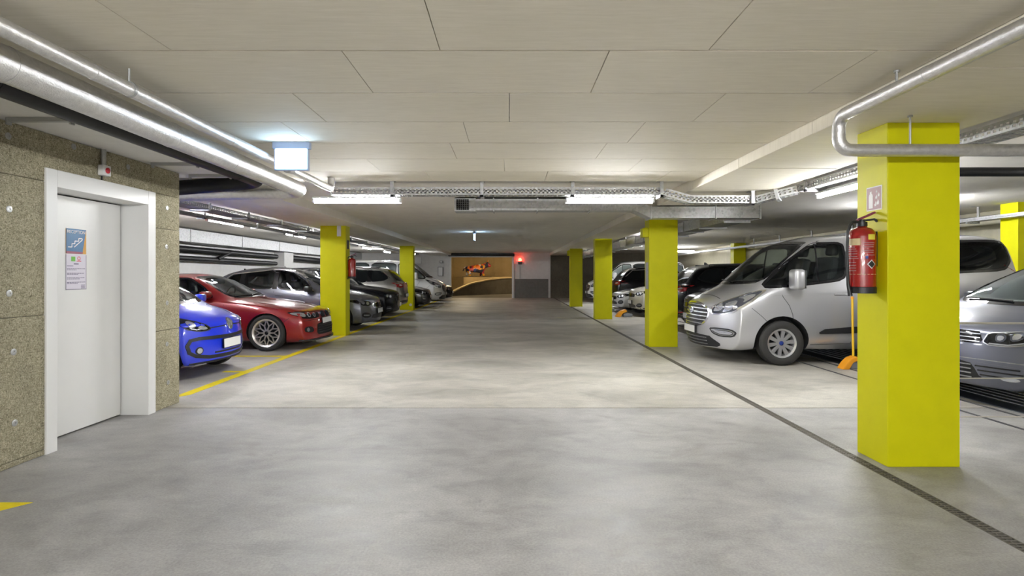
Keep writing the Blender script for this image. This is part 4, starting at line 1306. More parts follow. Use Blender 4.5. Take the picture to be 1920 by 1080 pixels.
WHEELS = {}
def make_wheel(R, width, rimR, style, mat_):
    """outer side faces -y"""
    h = width / 2
    prof = [(rimR, -h * .78), (rimR + .010, -h * .92), (rimR + .03, -h), (R - .045, -h * 1.0), (R - .015, -h * .90), (R, -h * .70), (R, h * .70), (R - .015, h * .9), (R - .05, h), (rimR + .02, h), (rimR, h * .8)]
    ty = MB().lathe(prof, 48, axis='y', close=True).mesh('tyre', 32); ty.materials.append(M['rubber'])
    rm = MB().lathe([(rimR + .004, -h * .90), (rimR + .010, -h * .80), (rimR - .012, -h * .70), (rimR - .028, -h * .45), (rimR - .035, h * .7), (rimR - .045, h * .7), (rimR - .040, -h * .45), (rimR - .022, -h * .80)], 48, axis='y', close=True)
    yo = -h * .62
    def spoke(a0, r0, a1, r1, w0, w1, th=.02, y0=yo, y1=yo):
        p = Vector((r0 * math.cos(a0), 0, r0 * math.sin(a0))); q = Vector((r1 * math.cos(a1), 0, r1 * math.sin(a1)))
        d = (q - p).normalized(); n_ = Vector((-d.z, 0, d.x))
        vs = []
        for (c, w_, y) in ((p, w0, y0), (q, w1, y1)):
            for (sg, dy) in ((-1, -th * .5), (1, -th * .5), (1, th), (-1, th)):
                vs.append(c + n_ * sg * w_ / 2 + Vector((0, y + dy, 0)))
        rm.add(vs, [(0, 1, 2, 3), (7, 6, 5, 4), (0, 4, 5, 1), (1, 5, 6, 2), (2, 6, 7, 3), (3, 7, 4, 0)])
    ri = rimR - .02
    if style == 'ten':
        for k in range(10):
            a = 2 * PI * k / 10 + .15
            spoke(a, .045, a, ri, .044, .064, y0=yo + .01)
        rm.lathe([(.075, yo - .004), (.075, yo + .03)], 24, axis='y')
    elif style == 'mesh':
        nn = 10
        for k in range(nn):
            a = 2 * PI * k / nn
            spoke(a, .05, a, ri * .60, .026, .020, .014)
            for sg in (-1, 1):
                spoke(a, ri * .56, a + sg * PI / nn * .92, ri, .020, .018, .014)
        rm.lathe([(.06, yo - .004), (.06, yo + .03)], 24, axis='y')
        rm.lathe([(ri + .006, yo - .02), (ri + .006, yo + .0), (ri - .008, yo + .0), (ri - .008, yo - .012)], 48, axis='y', close=True)
    else:
        for k in range(5):
            a = 2 * PI * k / 5 + .3
            for sg in (-1, 1):
                spoke(a + sg * .10, .05, a + sg * .20, ri, .040, .036, y0=yo + .01)
        rm.lathe([(.08, yo - .004), (.08, yo + .03)], 24, axis='y')
    rim = rm.mesh('rim', 35); rim.materials.append(M[mat_])
    dc = MB().lathe([(rimR * .80, -h * .1), (rimR * .80, -h * .05), (rimR * .98, .0), (rimR * .98, h * .3), (.02, h * .3)], 32, axis='y').mesh('disc', 30); dc.materials.append(M['well'])
    cp_ = MB().lathe([(.034, yo + .0), (.034, yo - .012), (.026, yo - .018)], 20, axis='y').mesh('cap', 30); cp_.materials.append(M['badge_blue' if style == 'ten' else 'black_gloss'])
    return ty, rim, dc, cp_

# --- silver van -----------------------------------------------------------
VAN = dict(L=4.90, W=1.98, cat='van', shoulder=.965, crease=.35,
    top=[(0, .93), (.05, .985), (.28, 1.10), (.60, 1.235), (1.05, 1.56), (1.54, 1.92), (1.85, 2.02), (2.5, 2.07), (4.3, 2.07), (4.72, 2.03), (4.86, 1.95), (4.90, 1.85)],
    belt=[(0, .86), (.3, 1.0), (.75, 1.13), (1.1, 1.17), (2.0, 1.27), (4.9, 1.34)],
    bot=[(0, .22), (.3, .22), (.6, .24), (4.6, .24), (4.9, .30)],
    wr=[(0, .84), (.5, .80), (.72, .78), (1.2, .79), (1.6, .80), (2.3, .82), (4.6, .82), (4.9, .78)],
    wm=[(0, .97), (.6, 1.0), (4.5, 1.0), (4.9, .97)], drop=[(0, .05), (.7, .05), (1.5, .07), (2.1, .085), (4.9, .085)],
    bow_f=(.50, 3.0, 1.35), bow_r=(.10, 3, .6), face_f=[(.2, .10), (.35, .0), (.60, .0), (.95, .08), (1.3, .12)], face_r=[(.2, .05), (.5, 0), (1.2, .02), (2.1, .16)])

def van_car(name, sp, nose, facing, label, col, group=None, hero=True):
    c = Car(name, sp, nose, facing, label, group)
    sw = [[(.83, 1.19), (1.37, 1.225), (2.08, 1.315), (2.13, 1.62), (2.11, 1.885), (1.66, 1.875), (1.24, 1.57)],
          [(2.22, 1.33), (3.32, 1.40), (3.36, 1.90), (2.22, 1.90)],
          [(3.46, 1.41), (4.54, 1.46), (4.68, 1.62), (4.62, 1.92), (3.48, 1.91)]]
    for i, p in enumerate(sw):
        c.side_window(p, glass='glass_tint' if i else 'glass', opened=hero, tw=.035)
    c.screen([(-.80, 1.265), (0, 1.235), (.80, 1.265), (.74, 1.78), (.66, 1.90), (0, 1.935), (-.66, 1.90), (-.74, 1.78)], depth=(.1, 2.0) if hero else (None, None))
    if hero:
        c.cabin([(1.17, 1.25), (2.12, 1.33), (4.5, 1.42), (4.55, 1.92), (1.77, 1.92)], .74)
    if hero: c.screen([(-.70, 1.42), (.70, 1.42), (.66, 1.88), (-.66, 1.88)], view='B', name='rear_window', glass='glass_tint', depth=(5.0, 4.3))
    # grille with chrome bars
    gp = chaikin([(-.49, .86), (-.27, .925), (0, .935), (.27, .925), (.49, .86), (.515, .76), (.48, .64), (.34, .565), (0, .55), (-.34, .565), (-.48, .64), (-.515, .76)], 2)
    gq = c.decal('F', gp, 'black_plastic', 'grille', off=.006)
    c.decal('F', inset(gp, -.012), 'chrome', 'grille_surround', parent=gq, off=.012, thick=.018, hole=inset(gp, .014))
    for k, (z, hw) in enumerate(((.60, .40), (.66, .47), (.72, .49), (.78, .49), (.84, .47), (.895, .34))):
        c.strip('F', [(-hw, z), (0, z + .006), (hw, z)], .018, 'bar_chrome', 'grille_bar', parent=gq, off=.018, thick=.012)
    e = c.decal('F', ellipse(0, .80, .105, .045), 'badge_blue', 'emblem', off=.024, thick=.02, grid=.3)
    if e:
        c.decal('F', ellipse(0, .80, .112, .052), 'chrome', 'emblem_ring', parent=e, off=.027, thick=.02, grid=.3, hole=ellipse(0, .80, .098, .039))
        h, _, _ = c.ray('F', 0, .80)
        text_mesh('Ford', .062, frame((h.x + .028, 0, .803), (0, 1, 0), (0, 0, 1)), 'sign_white', e, 'emblem_lettering', shear=.25)
    # headlights
    hp = chaikin([(.525, .815), (.57, .885), (.72, 1.01), (.865, 1.145), (.91, 1.155), (.938, 1.0), (.925, .89), (.88, .82), (.72, .77), (.57, .765)], 1, .2)
    for v in (1, -1):
        pp = hp if v > 0 else [(-y, z) for y, z in hp][::-1]
        h_ = c.decal('F', pp, 'lamp_dark', 'headlight', off=.004)
        for q_, m_, sc_ in (([(.575, .81), (.68, .82), (.73, .88), (.69, .95), (.60, .87)], 'lamp_inner', 0), ([(.71, .80), (.83, .84), (.87, .92), (.83, 1.0), (.74, .95), (.755, .88)], 'lamp_inner', 0), ([(.78, 1.03), (.88, 1.10), (.915, 1.05), (.90, .95), (.87, 1.02)], 'lamp_inner', 0)):
            qq = chaikin(q_, 1, .2)
            if v < 0: qq = [(-y, z) for y, z in qq][::-1]
            c.decal('F', qq, m_, 'reflector', parent=h_, off=.007, thick=.006)
        c.decal('F', inset(pp, -.010), 'chrome', 'headlight_rim', parent=h_, off=.006, thick=.012, hole=inset(pp, .010))
        fp = chaikin([(.53, .545), (.66, .56), (.86, .55), (.93, .50), (.89, .425), (.72, .415), (.60, .455)], 1, .2)
        if v < 0: fp = [(-y, z) for y, z in fp][::-1]
        f_ = c.decal('F', fp, 'black_plastic', 'fog_lamp', off=.004)
        c.decal('F', inset(fp, .042), 'lamp_inner', 'fog_lens', parent=f_, off=.010, thick=.008)
        c.decal('F', inset(fp, .022), 'bar_chrome', 'fog_trim', parent=f_, off=.008, thick=.008, hole=inset(fp, .030))
    lg = chaikin([(-.52, .43), (.52, .43), (.60, .37), (.72, .29), (.60, .235), (-.60, .235), (-.72, .29), (-.60, .37)], 1)
    lo = c.decal('F', lg, 'black_plastic', 'lower_grille', off=.004)
    for z in (.28, .33, .38):
        c.strip('F', [(-.48, z), (.48, z)], .012, 'galvanised_dark', 'lower_grille_bar', parent=lo, off=.012, thick=.01)
    c.plate(.495)
    # side trim, seams, handles
    c.both(chaikin([(1.64, .49), (1.80, .585), (3.32, .64), (3.32, .535), (1.82, .49)], 1), 'black_plastic', 'side_moulding', off=.012, thick=.02)
    c.seam([(1.08, 1.18), (1.13, 1.05), (1.22, .92), (1.27, .78), (1.28, .70)])
    c.seam([(2.17, 1.28), (2.18, .34), (1.57, .32)])
    c.seam([(2.17, 1.28), (2.18, 1.85)])
    c.seam([(3.40, 1.4), (3.40, .35)])
    c.seam([(.66, .88), (.80, .76), (.88, .68)], w_=.006)
    c.both([(1.0, 1.075), (1.30, 1.085), (2.16, 1.135), (3.3, 1.16), (3.3, 1.148), (2.16, 1.122), (1.30, 1.072)], col, 'side_crease', off=.008, thick=.012)
    c.handle(2.0, 1.09, 'paint_silver')
    c.handle(2.32, 1.12, 'paint_silver')
    c.mirror(1.27, 1.28, .17, .22, .31, col, .18)
    for v in ('L', 'R'): c.strip(v, [(1.68, 1.27), (1.70, 1.87)], .022, 'black_gloss', 'window_bar', off=.004, thick=.01)
    c.wiper((-.7, 1.29), (.05, 1.27)); c.wiper((0.1, 1.27), (.72, 1.30))
    # tail lights
    for y in (1, -1):
        c.decal('B', [(y * .86, .95), (y * .97, .95), (y * .93, 1.65), (y * .84, 1.65)], 'tail_red', 'tail_light', off=.006)
    c.plate(.78, 'B')
    c.strip('T', [(.33, -.55), (.28, 0), (.33, .55)], .008, 'well', 'bonnet_gap', off=.001, thick=.003)
    c.well(1.12, .415, .345); c.well(3.98, .415, .345)
    c.wheels(1.12, 3.98, .343, .215, .218, 'ten', inset_=.02)
    if hero:
        for y in (-.45, .45):
            c.seat(2.07, y, 1.30); c.seat(3.1, y, 1.38)
        c.steering(1.6, .42, 1.32)
    c.finish(col)
    return c
van_car('passenger_van', VAN, (3.04, 9.50), -1, 'silver passenger van with chrome barred grille between the yellow pillars', 'paint_silver')

# --- blue city car -----------------------------------------------------------
CITY = dict(L=3.56, W=1.65, shoulder=.955, crease=.35,
    top=[(0, .74), (.05, .80), (.35, .91), (.72, 1.0), (1.05, 1.24), (1.42, 1.44), (1.8, 1.49), (2.6, 1.48), (3.2, 1.42), (3.45, 1.20), (3.56, .95)],
    belt=[(0, .70), (.3, .84), (.7, .90), (3.56, 1.0)], bot=[(0, .20), (.4, .18), (3.2, .2), (3.56, .3)],
    wr=[(0, .80), (.6, .78), (1.0, .78), (1.5, .78), (3.0, .76), (3.56, .74)], wm=[(0, .98), (.5, 1.0), (3.1, 1.0), (3.56, .96)],
    drop=[(0, .04), (.7, .04), (1.4, .06), (3.56, .07)], bow_f=(.26, 2.6, .9), face_f=[(.18, .05), (.3, .0), (.5, .0), (.75, .05), (.9, .08)])
def city_car():
    c = Car('city_car', CITY, (-3.95, 8.0), 1, 'bright blue small hatchback half hidden behind the board wall')
    c.side_window([(.95, .95), (1.75, .98), (1.78, 1.38), (1.45, 1.37), (1.2, 1.2)])
    c.side_window([(1.85, .98), (2.7, 1.0), (2.85, 1.18), (2.5, 1.38), (1.86, 1.38)])
    c.cabin([(1.1, 1.0), (2.7, 1.02), (2.6, 1.36), (1.5, 1.37)], .60)
    c.screen([(-.66, 1.0), (0, .985), (.66, 1.0), (.60, 1.34), (.54, 1.39), (0, 1.41), (-.54, 1.39), (-.60, 1.34)], depth=(.4, 1.6))
    for v in (1, -1):
        hp = chaikin([(.40, .665), (.44, .70), (.55, .76), (.70, .83), (.775, .86), (.785, .76), (.74, .68), (.58, .64), (.45, .64)], 1, .2)
        f = (lambda p: p) if v > 0 else (lambda p: [(-y, z) for y, z in p][::-1])
        h_ = c.decal('F', f(hp), 'black_gloss', 'headlight', off=.004)
        c.decal('F', f(chaikin([(.45, .66), (.54, .655), (.60, .69), (.55, .72), (.47, .69)], 1)), 'lamp_inner', 'indicator_lens', parent=h_, off=.007, thick=.006)
        c.decal('F', f(ellipse(.66, .735, .045, .045)), 'lamp_inner', 'reflector', parent=h_, off=.007, thick=.006)
        c.decal('F', f(inset(hp, -.006)), 'black_plastic', 'headlight_rim', parent=h_, off=.005, thick=.01, hole=f(inset(hp, .007)))
        fo = c.decal('F', f(ellipse(.595, .385, .052, .052)), 'black_plastic', 'fog_lamp', off=.006)
        c.decal('F', f(ellipse(.595, .385, .036, .036)), 'lamp_inner', 'fog_lens', parent=fo, off=.010, thick=.006)
        # black outline of the bumper insert
        c.strip('F', [(v * y, z) for y, z in ((0, .535), (.3, .54), (.6, .545), (.70, .53), (.745, .46), (.72, .37), (.64, .32), (.45, .285), (0, .275))], .045, 'black_plastic', 'bumper_moulding', off=.008, thick=.012, grid=.05)
        c.strip('F', [(v * .10, .685), (v * .41, .672)], .016, 'black_plastic', 'bonnet_gap', off=.002, thick=.004)
    c.strip('F', [(-.36, .335), (.36, .335)], .022, 'black_plastic', 'air_slot', off=.004)
    c.strip('F', [(-.74, .205), (-.5, .205), (0, .205), (.5, .205), (.74, .205)], .05, 'black_plastic', 'bumper_lip', off=.008, thick=.014)
    c.plate(.44, w_=.46, h=.12)
    c.emblem_round(.70, .08)
    c.both([(.3, .175), (3.3, .175), (3.3, .22), (.3, .22)], 'black_plastic', 'sill', off=.004)
    c.mirror(.95, .98, .14, .18, .13, 'paint_blue', .12)
    c.seam([(.92, .92), (.90, .60), (.95, .25)]); c.seam([(1.82, .97), (1.85, .25)])
    c.well(.62, .345, .285); c.well(3.03, .345, .285)
    c.wheels(.62, 3.03, .285, .175, .19, 'five')
    for y in (-.35, .35): c.seat(1.85, y, 1.0, .30)
    c.finish('paint_blue')
city_car()

# --- red coupe -----------------------------------------------------------
COUPE = dict(L=4.50, W=1.80, shoulder=.945, crease=.5,
    top=[(0, .70), (.05, .74), (.4, .815), (.9, .89), (1.45, .955), (1.75, 1.12), (2.12, 1.345), (2.5, 1.425), (2.9, 1.42), (3.3, 1.32), (3.75, 1.09), (4.1, 1.06), (4.42, 1.03), (4.50, .95)],
    belt=[(0, .655), (.4, .745), (.9, .82), (1.5, .885), (2.5, .93), (3.6, .96), (4.5, .92)], bot=[(0, .16), (.3, .14), (1.0, .17), (4.0, .17), (4.5, .30)],
    wr=[(0, .82), (.6, .80), (1.4, .76), (1.8, .71), (2.3, .67), (3.0, .66), (3.6, .70), (4.2, .78), (4.5, .80)],
    wm=[(0, .93), (.4, .985), (.85, 1.0), (1.6, .97), (2.8, .975), (3.6, 1.0), (4.5, .94)],
    drop=[(0, .03), (1.4, .03), (2.1, .06), (3.2, .06), (3.7, .03), (4.5, .03)],
    bow_f=(.22, 2.4, 1.0), bow_r=(.2, 2.4, .7), face_f=[(.14, .0), (.2, -.01), (.42, .0), (.60, .03), (.72, .10), (.9, .12)], face_r=[(.2, .1), (.5, 0), (.9, .03), (1.2, .1)])
def coupe_car():
    c = Car('sports_coupe', COUPE, (-3.58, 11.03), 1, 'dark red sports coupe with spoked multi-piece wheels beside the yellow pillar')
    c.side_window([(1.82, .955), (2.72, .985), (2.80, 1.32), (2.36, 1.325), (2.06, 1.16)], glass='glass')
    c.side_window([(2.85, .99), (3.25, 1.0), (3.50, 1.06), (3.22, 1.24), (2.88, 1.32)])
    c.cabin([(1.95, .98), (3.3, 1.0), (3.2, 1.24), (2.75, 1.34), (2.3, 1.33)], .56)
    c.screen([(-.68, .965), (0, .965), (.68, .965), (.58, 1.24), (.50, 1.34), (0, 1.365), (-.50, 1.34), (-.58, 1.24)], depth=(1.2, 2.3))
    c.screen([(-.58, 1.10), (.58, 1.10), (.46, 1.34), (-.46, 1.34)], view='B', name='rear_window', depth=(4.0, 3.1))
    for v in (1, -1):
        f = (lambda p: p) if v > 0 else (lambda p: [(-y, z) for y, z in p][::-1])
        hp = chaikin([(.29, .585), (.29, .675), (.42, .695), (.60, .702), (.74, .712), (.84, .705), (.83, .635), (.78, .585), (.60, .568), (.42, .568)], 1, .15)
        h_ = c.decal('F', f(hp), 'black_gloss', 'headlight', off=.003)
        for (cy, cz, r) in ((.45, .635, .042), (.60, .643, .046)):
            c.decal('F', f(ellipse(cy, cz, r, r)), 'lamp_inner', 'reflector', parent=h_, off=.007, thick=.008, grid=.3)
            c.decal('F', f(ellipse(cy, cz, r * .62, r * .62)), 'lamp_dark', 'projector_lens', parent=h_, off=.010, thick=.008, grid=.3)
        c.decal('F', f(chaikin([(.70, .61), (.79, .62), (.835, .66), (.83, .695), (.72, .69), (.69, .65)], 1)), 'lamp_inner', 'indicator_lens', parent=h_, off=.006, thick=.006)
        # kidney
        kp = chaikin([(.025, .575), (.03, .685), (.16, .69), (.225, .66), (.215, .59), (.15, .57)], 2)
        k_ = c.decal('F', f(kp), 'black_gloss', 'kidney_grille', off=.010, thick=.02)
        for j in range(6):
            c.strip('F', f([(.055 + j * .028, .585), (.055 + j * .028, .675)]), .006, 'black_plastic', 'grille_slat', parent=k_, off=.016, thick=.006)
        # fog duct
        fd = chaikin([(.52, .36), (.58, .43), (.76, .43), (.78, .35), (.70, .32), (.56, .32)], 1)
        d_ = c.decal('F', f(fd), 'well', 'bumper_duct', off=.003)
        c.decal('F', f(ellipse(.69, .375, .035, .035)), 'lamp_inner', 'fog_lens', parent=d_, off=.008, thick=.006, grid=.3)
    lp = chaikin([(-.40, .48), (.40, .48), (.44, .30), (.38, .255), (-.38, .255), (-.44, .30)], 1, .15)
    lo = c.decal('F', lp, 'well', 'lower_intake', off=.003)
    for z in (.30, .345, .39, .435):
        c.strip('F', [(-.40, z), (.40, z)], .008, 'black_plastic', 'intake_bar', parent=lo, off=.008, thick=.006)
    c.plate(.51, w_=.50, h=.10)
    # splitter
    sp_ = MB(); pts = []
    for k in range(13):
        y = -.78 + k * .13
        h, _, _ = c.ray('F', y, .215)
        pts.append((h.x, y))
    poly = [(x + .055 - .05 * abs(y) / .78, y) for x, y in pts] + [(x - .10, y) for x, y in pts[::-1]]
    sp_.prism(poly, lambda a, b_: (a, b_, .165), lambda a, b_: (a, b_, .195)).build('front_splitter', 'black_plastic', c.root, None, .004)
    c.strip('F', [(-.84, .535), (-.5, .545), (0, .55), (.5, .545), (.84, .535)], .008, 'well', 'bumper_gap', off=.0012, thick=.003)
    c.seam([(.42, .60), (.50, .54), (.52, .50)])
    c.both(chaikin([(1.28, .645), (1.50, .66), (1.52, .60), (1.34, .585)], 1), 'black_plastic', 'fender_vent', off=.004)
    c.seam([(1.62, .90), (1.60, .70), (1.66, .24)]); c.seam([(2.82, .95), (2.95, .62), (2.88, .26)])
    c.seam([(1.62, .23), (2.88, .25)])
    c.strip('T', [(1.35, .72), (.8, .68), (.18, .52)], .007, 'well', 'bonnet_gap', off=.0012, thick=.003)
    c.strip('T', [(1.35, -.72), (.8, -.68), (.18, -.52)], .007, 'well', 'bonnet_gap', off=.0012, thick=.003)
    c.handle(2.62, .85, 'paint_red')
    c.mirror(1.92, .985, .15, .19, .12, 'paint_red', .10)
    c.wiper((-.60, .985), (.0, .99)); c.wiper((0.02, .99), (.55, 1.0))
    c.well(.83, .365, .325); c.well(3.56, .365, .325)
    c.wheels(.83, 3.56, .330, .245, .250, 'mesh', 'alloy_gold', inset_=.0)
    for y in (-.36, .36): c.seat(2.6, y, .98, .27)
    c.steering(2.1, .36, 1.0)
    c.finish('paint_red')
coupe_car()

# --- grey people carrier front right -----------------------------------------
MPV = dict(L=4.5, W=1.83, shoulder=.955, crease=.45,
    top=[(0, .80), (.05, .845), (.35, .94), (.65, 1.02), (.82, 1.08), (1.25, 1.34), (1.75, 1.58), (2.3, 1.66), (3.6, 1.65), (4.2, 1.58), (4.42, 1.3), (4.5, 1.0)],
    belt=[(0, .76), (.4, .87), (1.0, .97), (2.5, 1.02), (4.5, 1.05)], bot=[(0, .21), (.4, .18), (4.1, .2), (4.5, .3)],
    wr=[(0, .86), (.6, .84), (.9, .84), (1.2, .81), (1.9, .74), (3.6, .74), (4.5, .76)], wm=[(0, .97), (.5, 1.0), (4.0, 1.0), (4.5, .96)],
    drop=[(0, .04), (1.0, .04), (1.9, .06), (4.5, .07)], bow_f=(.34, 2.6, 1.0), face_f=[(.18, .05), (.35, .0), (.55, .0), (.8, .06), (1.0, .08)])
def mpv_car():
    c = Car('people_carrier', MPV, (4.86, 6.42), -1, 'grey people carrier behind the barrier wires, partly hidden by nearest yellow pillar')
    c.side_window([(1.10, 1.03), (2.2, 1.06), (2.22, 1.52), (1.78, 1.50), (1.42, 1.30)], glass='glass_clear')
    c.side_window([(2.3, 1.06), (3.2, 1.08), (3.2, 1.54), (2.32, 1.54)])
    c.side_window([(3.3, 1.08), (4.0, 1.12), (4.1, 1.25), (3.9, 1.5), (3.3, 1.54)])
    c.cabin([(1.25, 1.06), (3.9, 1.12), (3.8, 1.50), (1.9, 1.52)], .60)
    c.screen(glass='glass_clear', poly=[(-.76, 1.075), (0, 1.06), (.76, 1.075), (.64, 1.48), (.58, 1.53), (0, 1.56), (-.58, 1.53), (-.64, 1.48)], depth=(.4, 2.0))
    gp = [(-.50, .70), (-.46, .79), (0, .805), (.46, .79), (.50, .70), (.44, .665), (0, .655), (-.44, .665)]
    g_ = c.decal('F', gp, 'black_gloss', 'grille', off=.004)
    for z in (.685, .725, .765):
        c.strip('F', [(-.48, z), (0, z), (.48, z)], .010, 'bar_chrome', 'grille_bar', parent=g_, off=.012, thick=.01)
    for v in (1, -1):
        f = (lambda p: p) if v > 0 else (lambda p: [(-y, z) for y, z in p][::-1])
        hp = chaikin([(.50, .685), (.54, .785), (.70, .805), (.84, .835), (.90, .845), (.90, .76), (.84, .69), (.70, .655), (.56, .655)], 1, .15)
        h_ = c.decal('F', f(hp), 'black_gloss', 'headlight', off=.004)
        for q_ in ([(.60, .70), (.66, .695), (.69, .75), (.66, .785), (.60, .775)], [(.71, .705), (.79, .73), (.81, .79), (.76, .81), (.71, .79)]):
            r_ = c.decal('F', f(chaikin(q_, 1)), 'lamp_dark', 'reflector', parent=h_, off=.008, thick=.006, grid=.3)
            c.decal('F', f(inset(chaikin(q_, 1), .016)), 'lamp_inner', 'lens', parent=h_, off=.011, thick=.006, grid=.3)
        c.decal('F', f([(.55, .668), (.70, .664), (.83, .70), (.82, .712), (.70, .678), (.56, .682)]), 'lamp_inner', 'light_strip', parent=h_, off=.008, thick=.006)
        c.decal('F', f(inset(hp, -.005)), 'bar_chrome', 'headlight_rim', parent=h_, off=.005, thick=.01, hole=f(inset(hp, .006)))
        fp = [(.42, .47), (.80, .45), (.86, .40), (.78, .31), (.50, .30)]
        fo = c.decal('F', f(chaikin(fp, 1, .15)), 'paint_greyblue', 'bumper_corner', off=.006)
        for z, a, b_ in ((.43, .46, .80), (.385, .48, .82), (.34, .50, .78)):
            c.strip('F', f([(a, z), (b_, z - .005)]), .014, 'black_gloss', 'bumper_slot', parent=fo, off=.012, thick=.008)
        c.decal('F', f(ellipse(.73, .325, .07, .022)), 'lamp_inner', 'fog_lens', parent=fo, off=.014, thick=.008)
    lo = c.decal('F', chaikin([(-.40, .47), (.40, .47), (.52, .30), (.40, .27), (-.40, .27), (-.52, .30)], 1, .12), 'well', 'lower_grille', off=.004)
    for z in (.30, .345, .39, .435):
        c.strip('F', [(-.42, z), (.42, z)], .012, 'galvanised_dark', 'lower_grille_bar', parent=lo, off=.012, thick=.008)
    c.strip('F', [(-.86, .49), (-.5, .50), (0, .50), (.5, .50), (.86, .49)], .010, 'galvanised_dark', 'bumper_crease', off=.003, thick=.004)
    c.plate(.57)
    c.emblem_round(.74, .075)
    c.mirror(1.28, 1.06, .16, .2, .15, 'paint_grey', .13)
    c.wiper((-.6, 1.10), (.1, 1.085))
    c.seam([(1.15, .97), (1.12, .6), (1.2, .26)])
    c.well(.88, .375, .32); c.well(3.57, .375, .32)
    c.wheels(.88, 3.57, .32, .205, .21, 'five')
    for y in (-.4, .4): c.seat(2.3, y, 1.08, .36)
    c.steering(1.7, .4, 1.08)
    c.finish('paint_greyblue', 'interior_reflect')
mpv_car()

# --- everyday cars farther away ------------------------------------------------
def generic_spec(kind):
    if kind == 'suv':
        return dict(L=4.5, W=1.84, shoulder=.95, crease=.45,
            top=[(0, .84), (.05, .90), (.4, .99), (.9, 1.05), (1.25, 1.10), (1.6, 1.36), (2.0, 1.57), (2.4, 1.645), (3.4, 1.63), (4.0, 1.54), (4.3, 1.30), (4.42, 1.08), (4.5, .92)],
            belt=[(0, .80), (.4, .92), (1.2, .99), (3.0, 1.06), (4.5, 1.08)], bot=[(0, .26), (.4, .22), (4.0, .24), (4.5, .36)],
            wr=[(0, .84), (.8, .80), (1.2, .78), (1.9, .72), (3.4, .71), (4.5, .74)], wm=[(0, .95), (.5, 1), (4, 1), (4.5, .95)],
            drop=[(0, .035), (1.2, .035), (2, .06), (4.5, .06)], bow_f=(.26, 2.4, .9), face_f=[(.2, .06), (.4, 0), (.6, 0), (.85, .04), (1, .08)], bow_r=(.16, 2.4, .7), face_r=[(.3, .06), (.55, 0), (1.0, .04), (1.5, .22)]), \
            [[(1.50, 1.05), (2.4, 1.08), (2.42, 1.53), (2.05, 1.52), (1.75, 1.34)], [(2.5, 1.08), (3.3, 1.11), (3.3, 1.52), (2.5, 1.535)], [(3.4, 1.12), (3.85, 1.16), (4.0, 1.25), (3.75, 1.46), (3.4, 1.515)]], \
            [(-.70, 1.12), (0, 1.10), (.70, 1.12), (.60, 1.50), (0, 1.55), (-.60, 1.50)], .34, (.86, 3.6)
    if kind == 'hatch':
        return dict(L=4.35, W=1.80, shoulder=.945, crease=.5,
            top=[(0, .72), (.05, .77), (.4, .86), (.9, .945), (1.2, 1.0), (1.7, 1.28), (2.15, 1.46), (2.6, 1.51), (3.3, 1.47), (3.9, 1.32), (4.2, 1.08), (4.35, .9)],
            belt=[(0, .68), (.4, .78), (1.2, .88), (2.8, .96), (4.35, .98)], bot=[(0, .20), (.4, .17), (3.9, .2), (4.35, .32)],
            wr=[(0, .84), (.8, .80), (1.2, .77), (2.0, .69), (3.3, .67), (4.35, .74)], wm=[(0, .95), (.5, 1), (3.9, 1), (4.35, .95)],
            drop=[(0, .03), (1.2, .03), (2.2, .06), (4.35, .05)], bow_f=(.30, 2.3, .9), face_f=[(.16, .05), (.3, 0), (.5, 0), (.72, .05), (.9, .10)], bow_r=(.18, 2.4, .7), face_r=[(.2, .08), (.5, 0), (.9, .03), (1.3, .16)]), \
            [[(1.45, .935), (2.35, .975), (2.38, 1.41), (2.12, 1.395), (1.75, 1.2)], [(2.45, .98), (3.2, 1.01), (3.2, 1.385), (2.45, 1.415)], [(3.28, 1.015), (3.65, 1.05), (3.78, 1.12), (3.5, 1.30), (3.28, 1.37)]], \
            [(-.68, 1.02), (0, 1.0), (.68, 1.02), (.56, 1.36), (0, 1.43), (-.56, 1.36)], .325, (.86, 3.5)

